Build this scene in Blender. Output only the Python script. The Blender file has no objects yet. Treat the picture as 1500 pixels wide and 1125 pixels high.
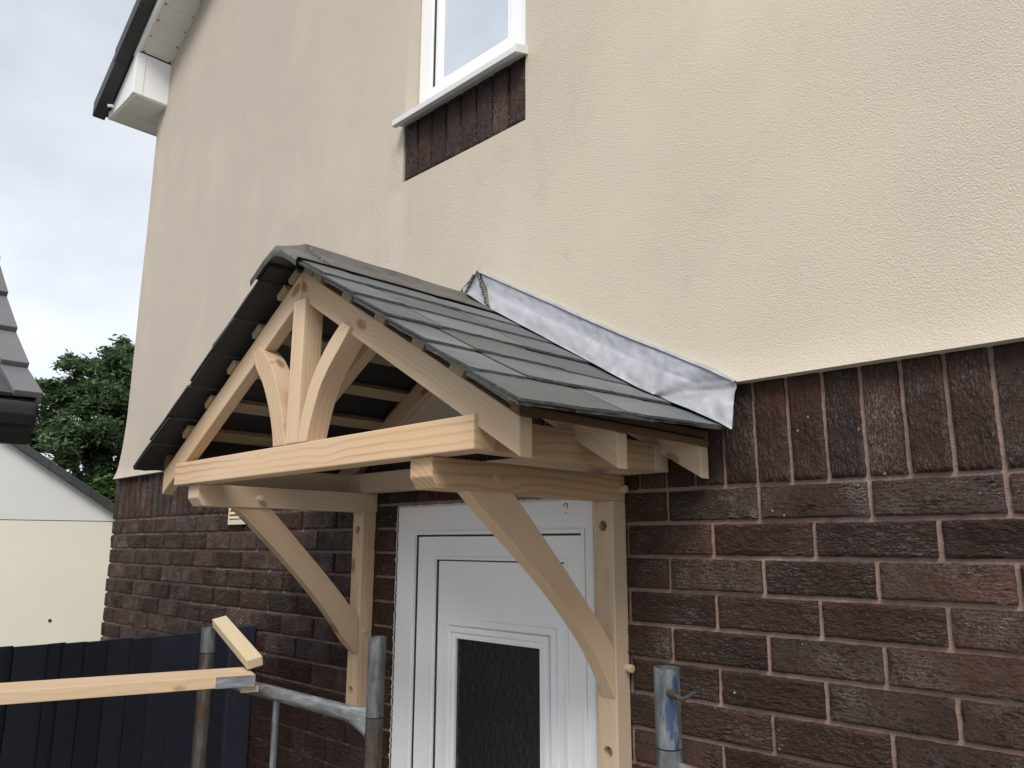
import bpy, bmesh, math, random
from mathutils import Vector, Matrix, noise as mnoise

random.seed(7)
S = 1.3                       # all coordinates below are in brick units (0.225 = one stretcher); S turns them into metres
sc = bpy.context.scene
COL = sc.collection
R = math.radians

# ------------------------------------------------------------------ camera
cam = bpy.data.cameras.new('camera')
camo = bpy.data.objects.new('camera', cam)
COL.objects.link(camo)
camo.location = (0.5502*S, -1.5255*S, -0.1245*S)
camo.rotation_euler = (1.775547, -0.002657, 0.775722)
cam.sensor_fit = 'HORIZONTAL'
cam.sensor_width = 36.0
cam.lens = 27.226
cam.clip_start = 0.05
cam.clip_end = 2000
sc.camera = camo

# ------------------------------------------------------------------ world and sun
SUN_EL, SUN_AZ = 48.0, 142.0          # azimuth clockwise from +Y
world = bpy.data.worlds.new('World')
sc.world = world
world.use_nodes = True
wn, wl = world.node_tree.nodes, world.node_tree.links
wn.clear()
w_out = wn.new('ShaderNodeOutputWorld')
w_bg = wn.new('ShaderNodeBackground')
w_bg.inputs['Strength'].default_value = 0.15
w_sky = wn.new('ShaderNodeTexSky')
w_sky.sky_type = 'NISHITA'
w_sky.sun_disc = False
w_sky.sun_elevation = R(SUN_EL)
w_sky.sun_rotation = R(SUN_AZ)
w_tc = wn.new('ShaderNodeTexCoord')
w_map = wn.new('ShaderNodeMapping')
w_map.inputs['Scale'].default_value = (1.0, 1.0, 1.7)
w_map.inputs['Location'].default_value = (0.35, 0.2, 0.0)
w_n = wn.new('ShaderNodeTexNoise')
w_n.inputs['Scale'].default_value = 2.6
w_n.inputs['Detail'].default_value = 7
w_n.inputs['Roughness'].default_value = 0.52
w_n.inputs['Distortion'].default_value = 0.35
w_r = wn.new('ShaderNodeValToRGB')
w_r.color_ramp.elements[0].position = 0.32
w_r.color_ramp.elements[0].color = (0.48, 0.505, 0.545, 1)
w_r.color_ramp.elements[1].position = 0.66
w_r.color_ramp.elements[1].color = (0.735, 0.745, 0.76, 1)
w_v = wn.new('ShaderNodeVectorMath'); w_v.operation = 'SCALE'
w_v.inputs['Scale'].default_value = 4.35
w_mix = wn.new('ShaderNodeMix'); w_mix.data_type = 'RGBA'
w_mix.inputs['Factor'].default_value = 0.9
wl.new(w_tc.outputs['Generated'], w_map.inputs['Vector'])
wl.new(w_map.outputs['Vector'], w_n.inputs['Vector'])
wl.new(w_n.outputs['Fac'], w_r.inputs['Fac'])
wl.new(w_r.outputs['Color'], w_v.inputs[0])
wl.new(w_sky.outputs['Color'], w_mix.inputs[6])
wl.new(w_v.outputs['Vector'], w_mix.inputs[7])
wl.new(w_mix.outputs[2], w_bg.inputs['Color'])
wl.new(w_bg.outputs['Background'], w_out.inputs['Surface'])

sun = bpy.data.lights.new('sun', 'SUN')
sun.energy = 1.5
sun.angle = R(25)
sun.color = (1.0, 0.96, 0.90)
suno = bpy.data.objects.new('sun', sun)
COL.objects.link(suno)
_az, _el = R(SUN_AZ), R(SUN_EL)
_d = Vector((math.sin(_az)*math.cos(_el), math.cos(_az)*math.cos(_el), math.sin(_el)))
suno.rotation_euler = (-_d).to_track_quat('-Z', 'Y').to_euler()

sc.view_settings.view_transform = 'Standard'
sc.view_settings.look = 'None'
sc.view_settings.exposure = 1.12
sc.view_settings.gamma = 1.0
sc.view_settings.use_curve_mapping = False
sc.cycles.max_bounces = 8
sc.cycles.transparent_max_bounces = 8

# ------------------------------------------------------------------ node helpers
class NT:
    def __init__(self, name):
        self.m = bpy.data.materials.new(name)
        self.m.use_nodes = True
        self.n, self.l = self.m.node_tree.nodes, self.m.node_tree.links
        self.p = self.n['Principled BSDF']
    def new(self, t, **kw):
        x = self.n.new(t)
        for k, v in kw.items():
            setattr(x, k, v)
        return x
    def link(self, a, b):
        self.l.new(a, b)
    def set(self, node, **kw):
        for k, v in kw.items():
            node.inputs[k.replace('_', ' ')].default_value = v
        return node
    def noise(self, vec, scale, detail=4, rough=0.5, dist=0.0, typ=None):
        x = self.new('ShaderNodeTexNoise')
        if typ: x.noise_type = typ
        self.set(x, Scale=scale, Detail=detail, Roughness=rough, Distortion=dist)
        if vec is not None: self.link(vec, x.inputs['Vector'])
        return x.outputs['Fac']
    def ramp(self, fac, stops, interp=None):
        x = self.new('ShaderNodeValToRGB')
        cr = x.color_ramp
        if interp: cr.interpolation = interp
        while len(cr.elements) < len(stops): cr.elements.new(0.5)
        for e, (p, c) in zip(cr.elements, stops):
            e.position = p
            e.color = (c, c, c, 1) if isinstance(c, (int, float)) else (*c, 1)
        self.link(fac, x.inputs['Fac'])
        return x.outputs['Color']
    def math(self, op, a, b=None, c=None, clamp=False):
        x = self.new('ShaderNodeMath', operation=op, use_clamp=clamp)
        for i, v in enumerate((a, b, c)):
            if v is None: continue
            if isinstance(v, (int, float)): x.inputs[i].default_value = v
            else: self.link(v, x.inputs[i])
        return x.outputs[0]
    def mix(self, fac, a, b, mode='MIX'):
        x = self.new('ShaderNodeMix', data_type='RGBA', blend_type=mode)
        for i, v in ((0, fac), (6, a), (7, b)):
            if isinstance(v, (int, float)): x.inputs[i].default_value = v
            elif isinstance(v, tuple): x.inputs[i].default_value = (*v, 1)
            else: self.link(v, x.inputs[i])
        return x.outputs[2]
    def coords(self, scale=(1, 1, 1), rnd=0.0):
        tc = self.new('ShaderNodeTexCoord')
        v = tc.outputs['Object']
        if rnd:
            oi = self.new('ShaderNodeObjectInfo')
            a = self.new('ShaderNodeVectorMath', operation='SCALE')
            cmb = self.new('ShaderNodeCombineXYZ')
            self.link(oi.outputs['Random'], cmb.inputs[0])
            self.link(self.math('FRACT', self.math('MULTIPLY', oi.outputs['Random'], 37.7)), cmb.inputs[1])
            self.link(self.math('FRACT', self.math('MULTIPLY', oi.outputs['Random'], 91.3)), cmb.inputs[2])
            a.inputs['Scale'].default_value = rnd
            self.link(cmb.outputs[0], a.inputs[0])
            ad = self.new('ShaderNodeVectorMath', operation='ADD')
            self.link(v, ad.inputs[0]); self.link(a.outputs[0], ad.inputs[1])
            v = ad.outputs[0]
        mp = self.new('ShaderNodeMapping')
        mp.inputs['Scale'].default_value = scale
        self.link(v, mp.inputs['Vector'])
        return mp.outputs['Vector']
    def rand(self):
        return self.new('ShaderNodeObjectInfo').outputs['Random']
    def bump(self, h, strength=0.5, dist=0.01, normal=None):
        b = self.new('ShaderNodeBump')
        self.set(b, Strength=strength, Distance=dist)
        self.link(h, b.inputs['Height'])
        if normal is not None: self.link(normal, b.inputs['Normal'])
        return b.outputs['Normal']
    def out(self, color=None, rough=None, normal=None, **kw):
        p = self.p
        for key, v in (('Base Color', color), ('Roughness', rough), ('Normal', normal)):
            if v is None: continue
            if isinstance(v, tuple): p.inputs[key].default_value = (*v, 1)
            elif isinstance(v, (int, float)): p.inputs[key].default_value = v
            else: self.link(v, p.inputs[key])
        for k, v in kw.items():
            kk = k.replace('_', ' ')
            if isinstance(v, (int, float, tuple)): p.inputs[kk].default_value = v
            else: self.link(v, p.inputs[kk])
        return self.m

M = {}

def mat_wood(name, light, dark, ring=85.0, contrast=0.75, knots=True, rough=0.62):
    t = NT(name)
    v = t.coords(rnd=3.0)
    sep = t.new('ShaderNodeSeparateXYZ'); t.link(v, sep.inputs[0])
    loc = t.new('ShaderNodeTexCoord').outputs['Object']
    sl = t.new('ShaderNodeSeparateXYZ'); t.link(loc, sl.inputs[0])
    rnd = t.rand()
    # warp along the length
    w1 = t.noise(t.coords((1.25, 4, 4), 3.0), 1.0, 2, 0.5)
    w2 = t.noise(t.coords((3.5, 10, 10), 3.0), 1.0, 2, 0.5)
    oy = t.math('MULTIPLY_ADD', rnd, 0.16, -0.08)
    oz = t.math('MULTIPLY_ADD', t.math('FRACT', t.math('MULTIPLY', rnd, 17.3)), 0.09, 0.02)
    yy = t.math('ADD', t.math('ADD', sl.outputs[1], oy), t.math('MULTIPLY_ADD', w1, 0.10, -0.05))
    zz = t.math('ADD', t.math('ADD', sl.outputs[2], oz), t.math('MULTIPLY_ADD', w2, 0.012, -0.006))
    rr = t.math('SQRT', t.math('ADD', t.math('MULTIPLY', yy, yy), t.math('MULTIPLY', zz, zz)))
    kf = None
    if knots:
        vor = t.new('ShaderNodeTexVoronoi')
        t.set(vor, Scale=1.0)
        t.link(t.coords((3.4, 7.0, 7.0), 3.0), vor.inputs['Vector'])
        kd = vor.outputs['Distance']
        kf = t.ramp(kd, [(0.0, 1.0), (0.085, 0.85), (0.125, 0.0)])
        rr = t.math('ADD', rr, t.math('MULTIPLY', t.ramp(kd, [(0.05, 1.0), (0.42, 0.0)], 'EASE'), 0.010))
    ph = t.math('FRACT', t.math('MULTIPLY', rr, ring))
    line = t.ramp(ph, [(0.0, 0.05), (0.55, 0.22), (0.80, 1.0), (0.90, 0.85), (1.0, 0.05)])
    vary = t.noise(t.coords((1.2, 9, 9), 3.0), 1.0, 2)
    line = t.math('MULTIPLY', line, t.math('MULTIPLY_ADD', vary, 1.8, -0.35, clamp=True))
    line = t.math('MULTIPLY', line, t.math('MULTIPLY_ADD', t.math('FRACT', t.math('MULTIPLY', rnd, 71.9)), 0.6, 0.5))
    fib = t.noise(t.coords((9, 420, 420), 3.0), 1.0, 3, 0.6)
    col = t.mix(t.math('MULTIPLY', line, contrast), light, dark)
    col = t.mix(t.math('MULTIPLY_ADD', fib, 0.45, -0.08, clamp=True), col, tuple(c*0.72 for c in light))
    blot = t.noise(t.coords((2.2, 12, 12), 3.0), 1.0, 3)
    col = t.mix(t.math('MULTIPLY_ADD', blot, 1.3, -0.45, clamp=True), col, (light[0]*0.88, light[1]*0.76, light[2]*0.62))
    if kf is not None:
        kr = t.noise(t.coords((60, 160, 160), 3.0), 1.0, 3)
        col = t.mix(t.math('MULTIPLY', kf, t.math('MULTIPLY_ADD', kr, 0.8, 0.35, clamp=True)), col, (0.20, 0.085, 0.03))
    hsv = t.new('ShaderNodeHueSaturation')
    t.link(col, hsv.inputs['Color'])
    t.link(t.math('MULTIPLY_ADD', t.math('FRACT', t.math('MULTIPLY', rnd, 53.1)), 0.24, 0.88), hsv.inputs['Value'])
    t.link(t.math('MULTIPLY_ADD', t.math('FRACT', t.math('MULTIPLY', rnd, 29.7)), 0.2, 0.92), hsv.inputs['Saturation'])
    hgt = t.math('ADD', t.math('MULTIPLY', fib, 0.5), t.math('MULTIPLY', line, 0.3))
    return t.out(hsv.outputs['Color'], rough, t.bump(hgt, 0.25, 0.0012), Specular_IOR_Level=0.35)

M['pine'] = mat_wood('planed pine', (0.605, 0.475, 0.345), (0.37, 0.205, 0.10), ring=80.0, contrast=0.7)
M['pine_bold'] = mat_wood('planed pine with bold growth rings', (0.645, 0.505, 0.365), (0.37, 0.155, 0.05), ring=46.0, contrast=0.95)
M['pine_warm'] = mat_wood('pine heartwood', (0.53, 0.365, 0.215), (0.30, 0.14, 0.05), ring=60.0, contrast=0.9)
M['pine_pale'] = mat_wood('pale sawn pine', (0.58, 0.50, 0.35), (0.42, 0.28, 0.12), contrast=0.4, knots=False, rough=0.8)
M['batten'] = mat_wood('treated batten', (0.34, 0.275, 0.175), (0.18, 0.12, 0.06), contrast=0.4, knots=False, rough=0.8)
M['old_wood'] = mat_wood('dark treated board', (0.155, 0.105, 0.062), (0.06, 0.035, 0.02), contrast=0.7, rough=0.85)
M['plank'] = mat_wood('scaffold plank', (0.58, 0.46, 0.33), (0.34, 0.20, 0.11), contrast=0.6, rough=0.85)

def mat_brick():
    t = NT('rustic brown brick')
    v = t.coords(rnd=20.0)
    rnd = t.rand()
    r2 = t.math('FRACT', t.math('MULTIPLY', rnd, 13.7))
    big = t.noise(v, 9.0, 3, 0.6)
    fine = t.noise(v, 130.0, 3, 0.6)
    tone = t.math('ADD', t.math('MULTIPLY', r2, 0.42), t.math('MULTIPLY_ADD', big, 1.0, -0.2), clamp=True)
    col = t.ramp(tone, [(0.05, (0.030, 0.0180, 0.0145)), (0.40, (0.046, 0.0235, 0.0175)), (0.75, (0.068, 0.0305, 0.0215)), (1.0, (0.098, 0.037, 0.024))])
    col = t.mix(t.math('MULTIPLY_ADD', fine, 0.9, -0.3, clamp=True), col, (0.022, 0.016, 0.014))
    ph = t.new('ShaderNodeTexWave', wave_type='BANDS', bands_direction='Z', wave_profile='SAW')
    t.set(ph, Scale=34.0, Distortion=12.0, Detail=4.0, Detail_Scale=2.4, Detail_Roughness=0.66)
    t.link(t.coords((0.55, 0.55, 1.0), 20.0), ph.inputs['Vector'])
    n2 = t.noise(t.coords((60, 60, 150), 20.0), 1.0, 5, 0.68, 0.6)
    h = t.math('ADD', t.math('MULTIPLY', ph.outputs['Fac'], t.math('MULTIPLY_ADD', t.noise(v, 16.0, 2), 1.3, -0.1)), t.math('ADD', t.math('MULTIPLY', n2, 0.55), t.math('MULTIPLY', fine, 0.18)))
    # pale bloom, with highlights painted in, on high spots, only on some bricks
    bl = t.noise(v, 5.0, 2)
    bloom_highlight = t.math('MULTIPLY', t.ramp(bl, [(0.46, 0.0), (0.72, 1.0)]), t.ramp(h, [(0.60, 0.0), (1.10, 1.0)]))
    col = t.mix(t.math('MULTIPLY', bloom_highlight, 0.55), col, (0.24, 0.215, 0.20))
    sp = t.new('ShaderNodeTexVoronoi'); t.set(sp, Scale=24.0)
    t.link(v, sp.inputs['Vector'])
    spot = t.math('MULTIPLY', t.ramp(sp.outputs['Distance'], [(0.055, 1.0), (0.085, 0.0)]), t.ramp(t.noise(v, 3.1, 1), [(0.55, 0.0), (0.62, 1.0)]))
    col = t.mix(t.math('MULTIPLY', spot, 0.8), col, (0.55, 0.52, 0.48))
    # glazed ridge tops shine, the rough hollows do not
    shine = t.math('MULTIPLY', t.ramp(h, [(0.45, 0.0), (1.05, 1.0)]), t.ramp(t.noise(v, 6.0, 2), [(0.38, 0.12), (0.66, 1.0)]))
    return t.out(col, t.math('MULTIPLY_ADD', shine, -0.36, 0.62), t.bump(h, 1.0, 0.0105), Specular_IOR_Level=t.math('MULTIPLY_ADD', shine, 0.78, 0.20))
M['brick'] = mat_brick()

def mat_mortar():
    t = NT('pink brown mortar')
    v = t.coords()
    a = t.noise(v, 7.0, 4, 0.6)
    b = t.noise(v, 160.0, 4, 0.7)
    col = t.ramp(a, [(0.3, (0.22, 0.148, 0.124)), (0.6, (0.34, 0.232, 0.196)), (0.85, (0.47, 0.36, 0.315))])
    col = t.mix(t.math('MULTIPLY_ADD', b, 0.9, -0.25, clamp=True), col, (0.12, 0.075, 0.06))
    return t.out(col, 0.92, t.bump(t.math('ADD', b, t.math('MULTIPLY', t.noise(v, 30, 3), 1.2)), 0.9, 0.004))
M['mortar'] = mat_mortar()

def mat_render():
    t = NT('cream masonry render')
    v = t.coords()
    sep = t.new('ShaderNodeSeparateXYZ'); t.link(v, sep.inputs[0])
    base = (0.580, 0.515, 0.415)
    n1 = t.noise(t.coords((0.9, 1, 0.6)), 1.0, 4, 0.55, 0.4)
    n2 = t.noise(t.coords((2.6, 1, 1.5)), 1.0, 5, 0.6, 0.6)
    n3 = t.noise(t.coords((3.6, 1, 2.0)), 1.0, 5, 0.62, 1.4)
    # the far end of the wall is greyer and pinker
    far = t.ramp(t.math('MULTIPLY_ADD', sep.outputs[0], -0.22, t.math('MULTIPLY_ADD', n1, 0.5, -0.28)), [(0.16, 0.0), (0.62, 1.0)])
    col = t.mix(t.math('MULTIPLY', far, 0.95), base, (0.435, 0.382, 0.325))
    col = t.mix(t.ramp(n1, [(0.50, 0.0), (0.68, 0.55)]), col, (0.555, 0.470, 0.395))
    col = t.mix(t.ramp(n2, [(0.52, 0.0), (0.80, 0.32)]), col, (0.615, 0.560, 0.415))
    col = t.mix(t.ramp(n3, [(0.54, 0.0), (0.82, 0.30)]), col, (0.44, 0.39, 0.31))
    # pale run-off below the sill ends and soft dirt just above the drip
    for xc_, zt_ in ((-0.90*1.3, 1.08*1.3), (-1.50*1.3, 1.10*1.3)):
        dx = t.math('ABSOLUTE', t.math('SUBTRACT', t.math('ADD', sep.outputs[0], t.math('MULTIPLY_ADD', n2, 0.10, -0.05)), xc_))
        m_ = t.math('MULTIPLY', t.ramp(dx, [(0.02, 1.0), (0.11, 0.0)]), t.ramp(t.math('SUBTRACT', zt_, sep.outputs[2]), [(0.0, 0.0), (0.06, 1.0), (0.75, 0.0)]))
        col = t.mix(t.math('MULTIPLY', m_, 0.55), col, (0.60, 0.535, 0.47))
    drip = t.math('MULTIPLY', t.ramp(sep.outputs[2], [(0.275, 1.0), (0.36, 0.0)]), t.math('MULTIPLY_ADD', n3, 1.4, -0.35, clamp=True))
    col = t.mix(t.math('MULTIPLY', drip, 0.35), col, (0.40, 0.36, 0.29))
    g = t.noise(v, 210.0, 3, 0.62, 0.4)
    g2 = t.noise(v, 70.0, 3, 0.55)
    spk = t.noise(v, 190.0, 2, 0.5)
    col = t.mix(t.ramp(spk, [(0.68, 0.0), (0.76, 0.5)]), col, (0.23, 0.20, 0.15))
    # hairline trowel marks and faint cracks, mostly on the smoother far part
    cl = t.noise(t.coords((1.3, 1, 0.8)), 1.0, 6, 0.55, 1.5)
    line = t.ramp(t.math('ABSOLUTE', t.math('SUBTRACT', cl, 0.5)), [(0.0, 1.0), (0.012, 0.0)])
    lm = t.ramp(t.noise(t.coords((1.9, 1, 1.9)), 1.0, 2), [(0.50, 0.0), (0.62, 1.0)])
    col = t.mix(t.math('MULTIPLY', t.math('MULTIPLY', line, lm), 0.16), col, (0.30, 0.265, 0.22))
    h = t.math('ADD', t.ramp(g, [(0.35, 0.0), (0.65, 1.0)]), t.math('MULTIPLY', g2, 0.7))
    h = t.math('MULTIPLY', h, t.math('MULTIPLY_ADD', far, -0.75, 1.0))
    # the float finish is smoother in places
    amt = t.ramp(t.noise(v, 0.9, 2), [(0.35, 0.25), (0.6, 1.0)])
    h = t.math('MULTIPLY', h, amt)
    return t.out(col, 0.9, t.bump(h, 0.62, 0.0032), Specular_IOR_Level=0.25)
M['render'] = mat_render()

def mat_simple(name, col, rough=0.6, var=0.15, scale=8.0, bump=0.0, bscale=120.0, metal=0.0, rnd=0.0, **kw):
    t = NT(name)
    v = t.coords(rnd=rnd)
    n = t.noise(v, scale, 5, 0.6)
    c = t.mix(n, tuple(x*(1-var) for x in col), tuple(min(1, x*(1+var)) for x in col))
    if rnd:
        hsv = t.new('ShaderNodeHueSaturation'); t.link(c, hsv.inputs['Color'])
        t.link(t.math('MULTIPLY_ADD', t.rand(), 0.36, 0.82), hsv.inputs['Value'])
        c = hsv.outputs['Color']
    nrm = t.bump(t.noise(v, bscale, 4, 0.6), bump, 0.003) if bump else None
    return t.out(c, t.math('MULTIPLY_ADD', n, 0.2, rough-0.1), nrm, Metallic=metal, **kw)

M['upvc'] = mat_simple('white upvc', (0.84, 0.845, 0.86), 0.32, 0.03, 4.0)
M['upvc_dull'] = mat_simple('weathered white plastic', (0.70, 0.69, 0.66), 0.45, 0.10, 6.0)
M['sill'] = mat_simple('painted sill', (0.62, 0.62, 0.62), 0.5, 0.12, 14.0)
M['seal'] = mat_simple('black gasket', (0.02, 0.02, 0.02), 0.6, 0.1)
M['sealant'] = mat_simple('white filler', (0.70, 0.68, 0.66), 0.8, 0.15, 60.0, 0.6, 200.0)
M['vent'] = mat_simple('cream plastic', (0.62, 0.56, 0.40), 0.5, 0.06)
M['fence'] = mat_simple('navy painted timber', (0.016, 0.019, 0.032), 0.62, 0.45, 26.0, 0.7, 60.0, rnd=5.0)
M['roof_dark'] = mat_simple('dark roof tile', (0.035, 0.037, 0.040), 0.55, 0.25, 12.0, 0.3, rnd=5.0)
M['tile_grey'] = mat_simple('grey concrete tile', (0.125, 0.125, 0.135), 0.55, 0.22, 14.0, 0.35, 150.0, rnd=5.0)
M['gutter'] = mat_simple('black plastic', (0.008, 0.008, 0.009), 0.6, 0.2)
M['cream_wall'] = mat_simple('pale cream render', (0.70, 0.680, 0.565), 0.9, 0.06, 1.6, 0.3, 60.0)
M['white_wall'] = mat_simple('white render', (0.64, 0.64, 0.62), 0.9, 0.10, 1.3, 0.3, 60.0)
M['paving'] = mat_simple('grey paving', (0.25, 0.245, 0.235), 0.9, 0.2, 2.0, 0.5, 60.0)
M['soil'] = mat_simple('ground', (0.13, 0.13, 0.11), 0.95, 0.3, 0.4, 0.5, 8.0)
M['dark_room'] = mat_simple('dim interior', (0.10, 0.10, 0.10), 0.9, 0.1)
M['blind'] = mat_simple('white blind slat', (0.82, 0.84, 0.86), 0.5, 0.03)
M['moss'] = mat_simple('dry moss', (0.12, 0.08, 0.03), 0.95, 0.5, 60.0, 0.8, 80.0)
M['bark'] = mat_simple('bark', (0.10, 0.075, 0.05), 0.95, 0.4, 8.0, 0.8, 30.0)
M['ink'] = mat_simple('black mark', (0.015, 0.015, 0.015), 0.6, 0.1)

def mat_slate():
    t = NT('grey roofing slate')
    v = t.coords(rnd=7.0)
    a = t.noise(t.coords((3, 9, 3), 7.0), 1.0, 5, 0.6)
    b = t.noise(v, 80.0, 4, 0.65)
    col = t.ramp(a, [(0.3, (0.066, 0.074, 0.079)), (0.55, (0.102, 0.112, 0.118)), (0.8, (0.148, 0.159, 0.164))])
    sc_ = t.noise(t.coords((90, 14, 40), 7.0), 1.0, 3, 0.6)
    col = t.mix(t.ramp(sc_, [(0.62, 0.0), (0.78, 0.35)]), col, (0.24, 0.245, 0.24))
    hsv = t.new('ShaderNodeHueSaturation'); t.link(col, hsv.inputs['Color'])
    t.link(t.math('MULTIPLY_ADD', t.rand(), 0.5, 0.72), hsv.inputs['Value'])
    h = t.math('ADD', t.math('MULTIPLY', b, 0.4), t.noise(t.coords((10, 26, 10), 7.0), 1.0, 4, 0.55))
    return t.out(hsv.outputs['Color'], t.math('MULTIPLY_ADD', a, 0.25, 0.36), t.bump(h, 0.45, 0.004), Specular_IOR_Level=0.5)
M['slate'] = mat_slate()
def mat_slate_edge():
    t = NT('riven slate edge')
    v = t.coords((60, 60, 200), 3.0)
    n = t.noise(v, 1.0, 4, 0.7)
    col = t.ramp(n, [(0.3, (0.015, 0.016, 0.017)), (0.6, (0.055, 0.058, 0.06)), (0.8, (0.18, 0.185, 0.19))])
    return t.out(col, 0.7, t.bump(n, 0.8, 0.004))
M['slate_edge'] = mat_slate_edge()
M['slate_under_shade'] = mat_simple('slate bed face with painted shade', (0.022, 0.021, 0.021), 0.75, 0.3, 14.0, 0.4, 40.0)  # slate undersides coloured near black, painting in the shade below the roof

def mat_lead(name, c0, c1, c2, metal, rough):
    t = NT(name)
    v = t.coords()
    a = t.noise(v, 9.0, 5, 0.6, 0.8)
    b = t.noise(t.coords((30, 30, 9)), 1.0, 4, 0.6)
    col = t.ramp(a, [(0.28, c0), (0.5, c1), (0.75, c2)])
    col = t.mix(t.ramp(b, [(0.5, 0.0), (0.75, 0.3)]), col, tuple(x*0.62 for x in c1))
    h = t.math('ADD', t.noise(v, 16, 3, 0.5, 0.5), t.math('MULTIPLY', b, 0.25))
    return t.out(col, t.math('MULTIPLY_ADD', b, 0.3, rough-0.15), t.bump(h, 0.5, 0.008), Metallic=metal)
M['lead'] = mat_lead('new lead sheet', (0.30, 0.31, 0.335), (0.36, 0.37, 0.397), (0.42, 0.43, 0.46), 0.40, 0.55)
M['lead_old'] = mat_lead('dull lead sheet', (0.085, 0.080, 0.076), (0.125, 0.118, 0.112), (0.165, 0.158, 0.150), 0.35, 0.5)

def mat_steel(name, base, rust, blue, rough=0.30):
    t = NT(name)
    v = t.coords(rnd=4.0)
    a = t.noise(t.coords((14, 60, 60), 4.0), 1.0, 5, 0.65)
    r_ = t.noise(v, 11.0, 5, 0.65)
    s_ = t.noise(v, 60.0, 3, 0.7)
    col = t.ramp(a, [(0.3, tuple(x*0.40 for x in base)), (0.55, tuple(x*0.8 for x in base)), (0.8, tuple(min(1, x*1.4) for x in base))])
    col = t.mix(t.math('MULTIPLY', t.ramp(r_, [(0.48, 0.0), (0.62, 1.0)]), rust), col, (0.085, 0.048, 0.028))
    bl = t.noise(t.coords((7, 22, 22), 4.0), 1.0, 5, 0.7)
    col = t.mix(t.math('MULTIPLY', t.ramp(bl, [(0.55, 0.0), (0.60, 1.0)]), blue), col, (0.03, 0.065, 0.16))
    col = t.mix(t.ramp(s_, [(0.70, 0.0), (0.76, 0.8)]), col, (0.42, 0.42, 0.40))
    return t.out(col, t.math('MULTIPLY_ADD', a, 0.35, rough), t.bump(t.math('ADD', s_, a), 0.35, 0.002), Metallic=0.6)
M['steel'] = mat_steel('worn galvanised steel', (0.20, 0.21, 0.22), 0.35, 0.15)
M['steel_blue'] = mat_steel('steel with blue paint traces', (0.24, 0.26, 0.27), 0.25, 0.8)
M['steel_rust'] = mat_steel('rusty steel', (0.13, 0.12, 0.11), 0.85, 0.0)
M['steel_bright'] = mat_steel('bright steel', (0.40, 0.41, 0.425), 0.12, 0.22, 0.18)

def mat_door_glass():
    t = NT('obscure door glass')
    v = t.coords()
    vo = t.new('ShaderNodeTexVoronoi', feature='SMOOTH_F1'); t.set(vo, Scale=1.0, Smoothness=0.6)
    wv = t.coords((58, 20, 44))
    t.link(wv, vo.inputs['Vector'])
    h = t.math('ADD', vo.outputs['Distance'], t.noise(t.coords((50, 20, 38)), 1.0, 3, 0.6))
    return t.out((0.020, 0.023, 0.022), 0.08, t.bump(h, 0.28, 0.005), Specular_IOR_Level=0.6)
M['door_glass'] = mat_door_glass()

def mat_window_glass():
    t = NT('window glass')
    tr = t.new('ShaderNodeBsdfTransparent'); tr.inputs[0].default_value = (0.90, 0.94, 0.97, 1)
    gl = t.new('ShaderNodeBsdfGlossy'); gl.inputs['Roughness'].default_value = 0.01; gl.inputs['Color'].default_value = (0.94, 0.975, 1, 1)
    fr = t.new('ShaderNodeFresnel'); fr.inputs[0].default_value = 1.9
    mx = t.new('ShaderNodeMixShader')
    t.link(t.math('MULTIPLY_ADD', fr.outputs[0], 1.2, 0.68, clamp=True), mx.inputs[0])
    t.link(tr.outputs[0], mx.inputs[1]); t.link(gl.outputs[0], mx.inputs[2])
    t.link(mx.outputs[0], t.n['Material Output'].inputs['Surface'])
    return t.m
M['window_glass'] = mat_window_glass()

def mat_leaf(name, c0, c1, c2):
    t = NT(name)
    geo = t.new('ShaderNodeNewGeometry')
    col = t.ramp(geo.outputs['Random Per Island'], [(0.0, c0), (0.55, c1), (1.0, c2)])
    n = t.noise(t.coords(), 0.8, 2)
    col = t.mix(t.math('MULTIPLY', n, 0.5), col, c0)
    m = t.out(col, 0.55, None, Specular_IOR_Level=0.35)
    tl = t.new('ShaderNodeBsdfTranslucent'); t.link(col, tl.inputs[0])
    mx = t.new('ShaderNodeMixShader'); mx.inputs[0].default_value = 0.38
    t.link(t.p.outputs[0], mx.inputs[1]); t.link(tl.outputs[0], mx.inputs[2])
    t.link(mx.outputs[0], t.n['Material Output'].inputs['Surface'])
    return m
M['leaf'] = mat_leaf('dark green leaves', (0.065, 0.105, 0.048), (0.110, 0.170, 0.075), (0.17, 0.235, 0.115))
M['leaf_light'] = mat_leaf('light green leaves', (0.06, 0.11, 0.03), (0.10, 0.17, 0.045), (0.15, 0.22, 0.07))

# ------------------------------------------------------------------ object helpers
WM = {}

def meta(o, label=None, cat=None, group=None, kind=None):
    if label: o['label'] = label
    if cat: o['category'] = cat
    if group: o['group'] = group
    if kind: o['kind'] = kind
    return o

def thing(name, label, cat, loc, group=None):
    o = bpy.data.objects.new(name, None)
    o.empty_display_size = 0.1
    COL.objects.link(o)
    o.location = Vector(loc)*S
    WM[o.name] = Matrix.Translation(Vector(loc)*S)
    return meta(o, label, cat, group)

def place(o, world, par):
    WM[o.name] = world
    if par is not None:
        o.parent = par
        o.matrix_basis = WM[par.name].inverted() @ world
    else:
        o.matrix_basis = world

def basis(grain):
    x = Vector(grain).normalized()
    up = Vector((0, 0, 1)) if abs(x.z) < 0.9 else Vector((0, -1, 0))
    y = up.cross(x).normalized()
    z = x.cross(y)
    return Matrix((x, y, z)).transposed().to_4x4()

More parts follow.
